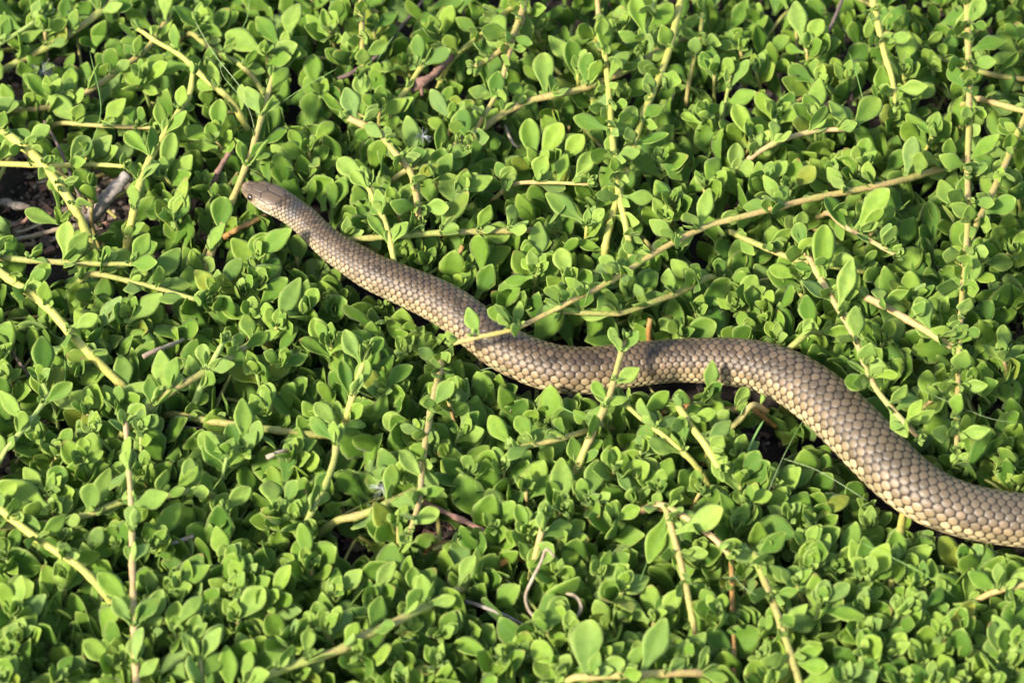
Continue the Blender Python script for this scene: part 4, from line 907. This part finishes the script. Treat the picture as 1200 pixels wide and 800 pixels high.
stick('dead_twig', 'twig', 'dark twig slanting from the top edge past the top tan stem', M_TWIG, [(396,93,36),(415,84,38),(444,64,38),(465,38,36),(491,7,32),(500,-10,30)], 3.0, 1.8)
stick('dead_twig', 'twig', 'knobbed reddish brown dead twig in a dark gap near the top', M_RED, [(482,108,38),(492,98,42),(508,88,42),(530,66,40)], 5.5, 3.6, 10, .28, [(.2, .4)])
stick('dead_twig', 'twig', 'small knobbed side twig hanging off the reddish one', M_RED, [(493,99,41),(494,106,40),(495,112,38)], 3.0, 2.2, 8, .25)
stick('dead_twig', 'twig', 'dark grey twig entering at the top edge over a gap', M_TWIG, [(970,39,40),(977,24,42),(985,5,42),(990,-12,40)], 2.2, 2.6)
stick('dead_twig', 'twig', 'dark twig at the edge under the stout slanting stem', M_TWIG, [(-8,385,32),(0,393,34),(18,418,34),(38,446,28)], 2.4, 2.0)
stick('dead_twig', 'twig', 'beige dead twig with a pale cut end among leaves below the neck', M_DRY, [(167,418,46),(182,411,46),(200,404,42),(215,398,36)], 3.0, 2.6)
stick('dead_twig', 'twig', 'thin brown twig lying level above the dark olive runner', M_TWIG, [(196,499,36),(215,500,38),(238,501,36)], 1.4, 1.2)
stick('dead_twig', 'twig', 'short pale dead twig poking out beside the big rosette', M_DRY, [(312,536,46),(325,531,46),(341,526,42)], 3.0, 2.6)
stick('dead_twig', 'twig', 'pale dry twig lying in the dark behind the tall pink stem', M_DRY, [(186,640,36),(205,635,40),(227,628,40)], 2.4, 3.0)
stick('dead_twig', 'twig', 'long reddish twig slanting through the dark gap in the lower middle', M_RED, [(496,588,30),(522,600,34),(552,614,36),(580,628,36),(611,642,34)], 3.4, 2.6, 9, .15, [(.4, .25)])
stick('dead_twig', 'twig', 'pale grey twig lying just above the bottom middle rosettes', M_DEAD, [(545,704,36),(565,710,40),(590,720,40),(612,731,36)], 2.2, 2.0)
stick('dead_twig', 'twig', 'dark thin twig upright in the gap near the bottom edge', M_TWIG, [(477,735,30),(481,748,34),(485,762,34)], 1.8, 1.4)
stick('dry_tendril', 'tendril', 'curled beige dry tendril hooking down in the lower middle', M_DRY, [(650,652,62),(640,643,64),(634,658,58),(622,682,50),(616,698,44),(620,715,38),(634,729,36)], 1.6, 1.9)
stick('dry_tendril', 'tendril', 'small looped dry tendril beside the hooked one', M_DRY, [(660,694,40),(672,697,44),(680,706,44),(679,718,42),(666,730,36)], 2.0, 2.3)
stick('dead_leaf_stalk', 'dry stalk', 'short orange dead stalk upright just above the snake middle', M_STEM['orange'], [(761,400,28),(760,388,36),(762,373,42)], 3.6, 3.2)
stick('dead_leaf_stalk', 'dry stalk', 'orange brown stalk in the gap above the snake shoulder', M_STEM['orange'], [(535,312,26),(538,300,34),(542,288,38)], 3.2, 3.0)
stick('dead_leaf_stalk', 'dry stalk', 'orange stem lying just under the chin of the snake', M_STEM['orange'], [(262,278,30),(280,268,34),(298,259,36),(312,252,34)], 3.6, 3.2)
stick('dead_twig', 'twig', 'tiny whitish root curl in a gap among upper leaves', M_DRY, [(592,148,34),(597,160,38),(603,170,38),(609,173,36)], 2.2, 1.8)
# crumpled dead leaves
def dead_leaf(x, y, z, size, label, mat):
    V, Fq, A = leaf_geo(2, 1.6, 1.3, 1.2, .5, seed=int(x)); V = V*size; o = link('dead_leaf', mesh_from('dead_leaf', V, Fq, True, mat))
    o.location = at(x, y, z); o.rotation_euler = (random.uniform(-.5, .5), random.uniform(-.5, .5), random.random()*6); tag(o, label, 'dead leaf')
for x, y, z, s, lab, mt in [(842,100,.012,.014,'crumpled reddish dead leaf in the litter gap under the thin olive stems',M_RED),(905,104,.012,.013,'curled brown dead leaf deeper in the litter gap near the top',M_DRY),
  (848,232,.030,.010,'small pinkish dead leaf beside the arching stem',M_RED),(613,480,.030,.010,'small beige dead leaf under the belly of the snake',M_DRY),(1066,628,.030,.009,'curled brown dead leaf beside the bare straw stem',M_RED),
  (72,450,.026,.012,'rust brown dead leaf under the spotted leaf',M_RED),(8,262,.010,.018,'brown dead leaf lying on soil at the edge',M_DRY),(292,655,.024,.008,'tiny brown dead leaf in the dark between lower rosettes',M_RED),(1170,250,.026,.010,'small brown dead leaf near the slanting side branch',M_RED)]:
    dead_leaf(x, y, z, s, lab, mt)
# thin grass blades and threads
def blade(name, cat, label, mat, pts, r):
    P = np.array([at(x, y, z/1000)[:] for x, y, z in pts]); Q = spline(P, 16); R = np.full(16, r*PXM*.45); R[0] *= .6; R[-1] *= .3; R[-2] *= .6
    V, Fc = tube(Q-Q[0], R, 5); o = link(name, fix_tris(V, Fc, mat, name)); o.location = Q[0]; tag(o, label, cat)
for lab, m, pts, r in [
 ('pale grass blade slanting across the leaves of the leaning yellow stem', M_THREAD, [(228,24,72),(250,62,70),(280,100,64),(300,130,56)], 1.1),
 ('green grass blade reaching up between the snout stem and top leaves', M_BLADE, [(330,120,60),(360,100,66),(396,80,72)], 1.0),
 ('fine green grass blade bending at the top edge', M_BLADE, [(283,35,60),(290,20,66),(293,-5,70)], 1.0),
 ('thin green grass blade upright over the upper soil stem', M_BLADE, [(104,175,60),(114,150,66),(118,120,70),(105,60,74)], 1.0),
 ('pale grass blade hanging in the dark gap beside the cream stem', M_BLADE, [(995,62,58),(1003,85,60),(1012,119,56)], 1.2),
 ('pale thread lying under the belly before the upright tan stem', M_THREAD, [(563,434,52),(575,431,54),(592,433,54),(604,440,50)], .8),
 ('green grass blade below the hump of the snake pointing down', M_BLADE, [(945,487,44),(932,508,50),(918,535,56)], 1.1),
 ('long pale thread stretched below the thick part of the snake', M_THREAD, [(918,537,66),(960,552,68),(1016,586,66)], .8),
 ('fine bent thread crossing the long pale one', M_THREAD, [(900,576,64),(912,548,68),(922,526,70)], .7),
 ('long thin blade sloping from below the snake to the yellow leaf', M_BLADE, [(1010,636,60),(1060,660,64),(1095,680,62),(1120,700,54)], .9),
 ('thin thread sloping over the lower leaves beside the reddish stem', M_THREAD, [(858,672,64),(872,688,66),(888,698,64)], .8),
 ('fine green blade crossing the hanging leaf in the lower middle', M_BLADE, [(750,680,66),(762,650,70),(778,620,70),(783,600,68)], .8),
 ('long thin thread behind the tall vertical stem', M_THREAD, [(1075,455,60),(1110,470,64),(1160,490,64),(1200,496,60)], .6),
 ('fine pale thread beside the snout stem leaves', M_THREAD, [(258,75,70),(262,90,72),(290,125,68),(300,160,60)], .7),
 ('pale grass blade standing among the leaves over the dead stick', M_BLADE, [(440,75,56),(452,55,62),(462,42,64)], 1.3),
 ('wide pale green grass blade below the hump of the snake', M_BLADE, [(876,530,48),(884,512,52),(895,492,54)], 3.2),
 ('blue green grass blade lying under the upright tan stem', M_BLADE, [(655,475,58),(668,482,60),(688,490,58)], 1.4)]:
    blade('grass_blade', 'grass blade', lab, m, pts, r)
# downy white seed tufts
def fluff(x, y, z, label, r, n=46):
    VV, FF, off = [], [], 0; P0 = at(x, y, z)
    for k in range(n):
        d = Vector((random.gauss(0, 1), random.gauss(0, 1), random.gauss(0, .6))).normalized()*r*random.uniform(.5, 1.1)
        C = spline([(0, 0, 0), (d*.5 + Vector((0, 0, .0008)))[:], d[:]], 5); v, f = tube(C, np.full(5, .00004), 3, False); VV.append(v); FF.append(f+off); off += len(v)
    o = link('downy_tuft', mesh_from('downy_tuft', np.concatenate(VV), np.concatenate(FF), True, M_FLUFF)); o.location = P0; tag(o, label, 'seed tuft', None, None)
fluff(447, 572, .040, 'white downy tuft in the dark beside the drooping tan stem', .007)
fluff(374, 466, .026, 'white downy tuft in the gap below the shoulder of the snake', .008, 26)
fluff(50, 85, .030, 'white downy tuft over the soil under the thick olive stem', .009, 60)
fluff(524, 373, .030, 'white downy tuft caught against the belly of the snake', .004, 30)
fluff(495, 160, .050, 'small bright white tuft among the upper leaves', .005, 40)

# ------------------------------------------------------------------ labels that single each shoot out
marks = [('the snake\'s snout', 284, 217), ('the snake\'s nape', 345, 250), ('the snake\'s neck', 400, 297), ('the snake\'s shoulder', 470, 334), ('where the arching stem crosses the snake', 570, 395),
         ('the snake\'s lowest dip', 665, 434), ('the snake\'s middle', 760, 426), ('the snake\'s hump', 870, 426), ('the snake\'s thick bend', 990, 495), ('the snake\'s shiny patch', 1065, 570), ('where the snake leaves the picture', 1175, 606),
         ('the thick dead branch', 125, 232), ('the bare soil corner', 20, 215), ('the knobbed dead twig', 505, 88), ('the litter gap', 870, 95), ('the spotted old leaf', 96, 420), ('the yellow leaf', 1117, 722), ('the curled tendril', 625, 690), ('the yellow green round leaf', 975, 594)]
for q in run_spec:
    m = q['Qpx']; marks.append(('the ' + q['name'], *m[len(m)//2]))
    if len(m) > 60: marks.append(('the upper end of the ' + q['name'], *(m[int(len(m)*.12)] if m[0][1] < m[-1][1] else m[int(len(m)*.88)]))); marks.append(('the lower end of the ' + q['name'], *(m[int(len(m)*.88)] if m[0][1] < m[-1][1] else m[int(len(m)*.12)])))
used = set()
def side(dx, dy):
    a = math.degrees(math.atan2(-dy, dx)) % 360
    return ['on the tailward side of', 'above and tailward of', 'just above', 'above and headward of', 'on the headward side of', 'below and headward of', 'just below', 'below and tailward of'][int((a+22.5)//45) % 8]
for root, x, y, look, k in shoots:
    look_w = {'dark': 'shaded deep green leaves low down', 'traced': 'fresh green rosette', 'big': 'broad leaved green shoot', 'small': 'small leaved green shoot'}[look]
    order = sorted(marks, key=lambda m: (m[1]-x)**2 + (m[2]-y)**2)
    for extra in ('', 'second ', 'third '):
        done = False
        for m in order[:9]:
            lab = f"{extra}{look_w} {side(x-m[1], y-m[2])} {m[0]}"
            if len(lab.split()) <= 16 and (lab not in used): used.add(lab); done = True; break
        if done: break
    tag(root, lab, 'leafy shoot', 'leafy shoots of the ground cover')
print('shoots', len(shoots), 'traced', n_traced_shoots, 'leaves', n_leaves, 'low', len(items), 'objects', len(bpy.data.objects))
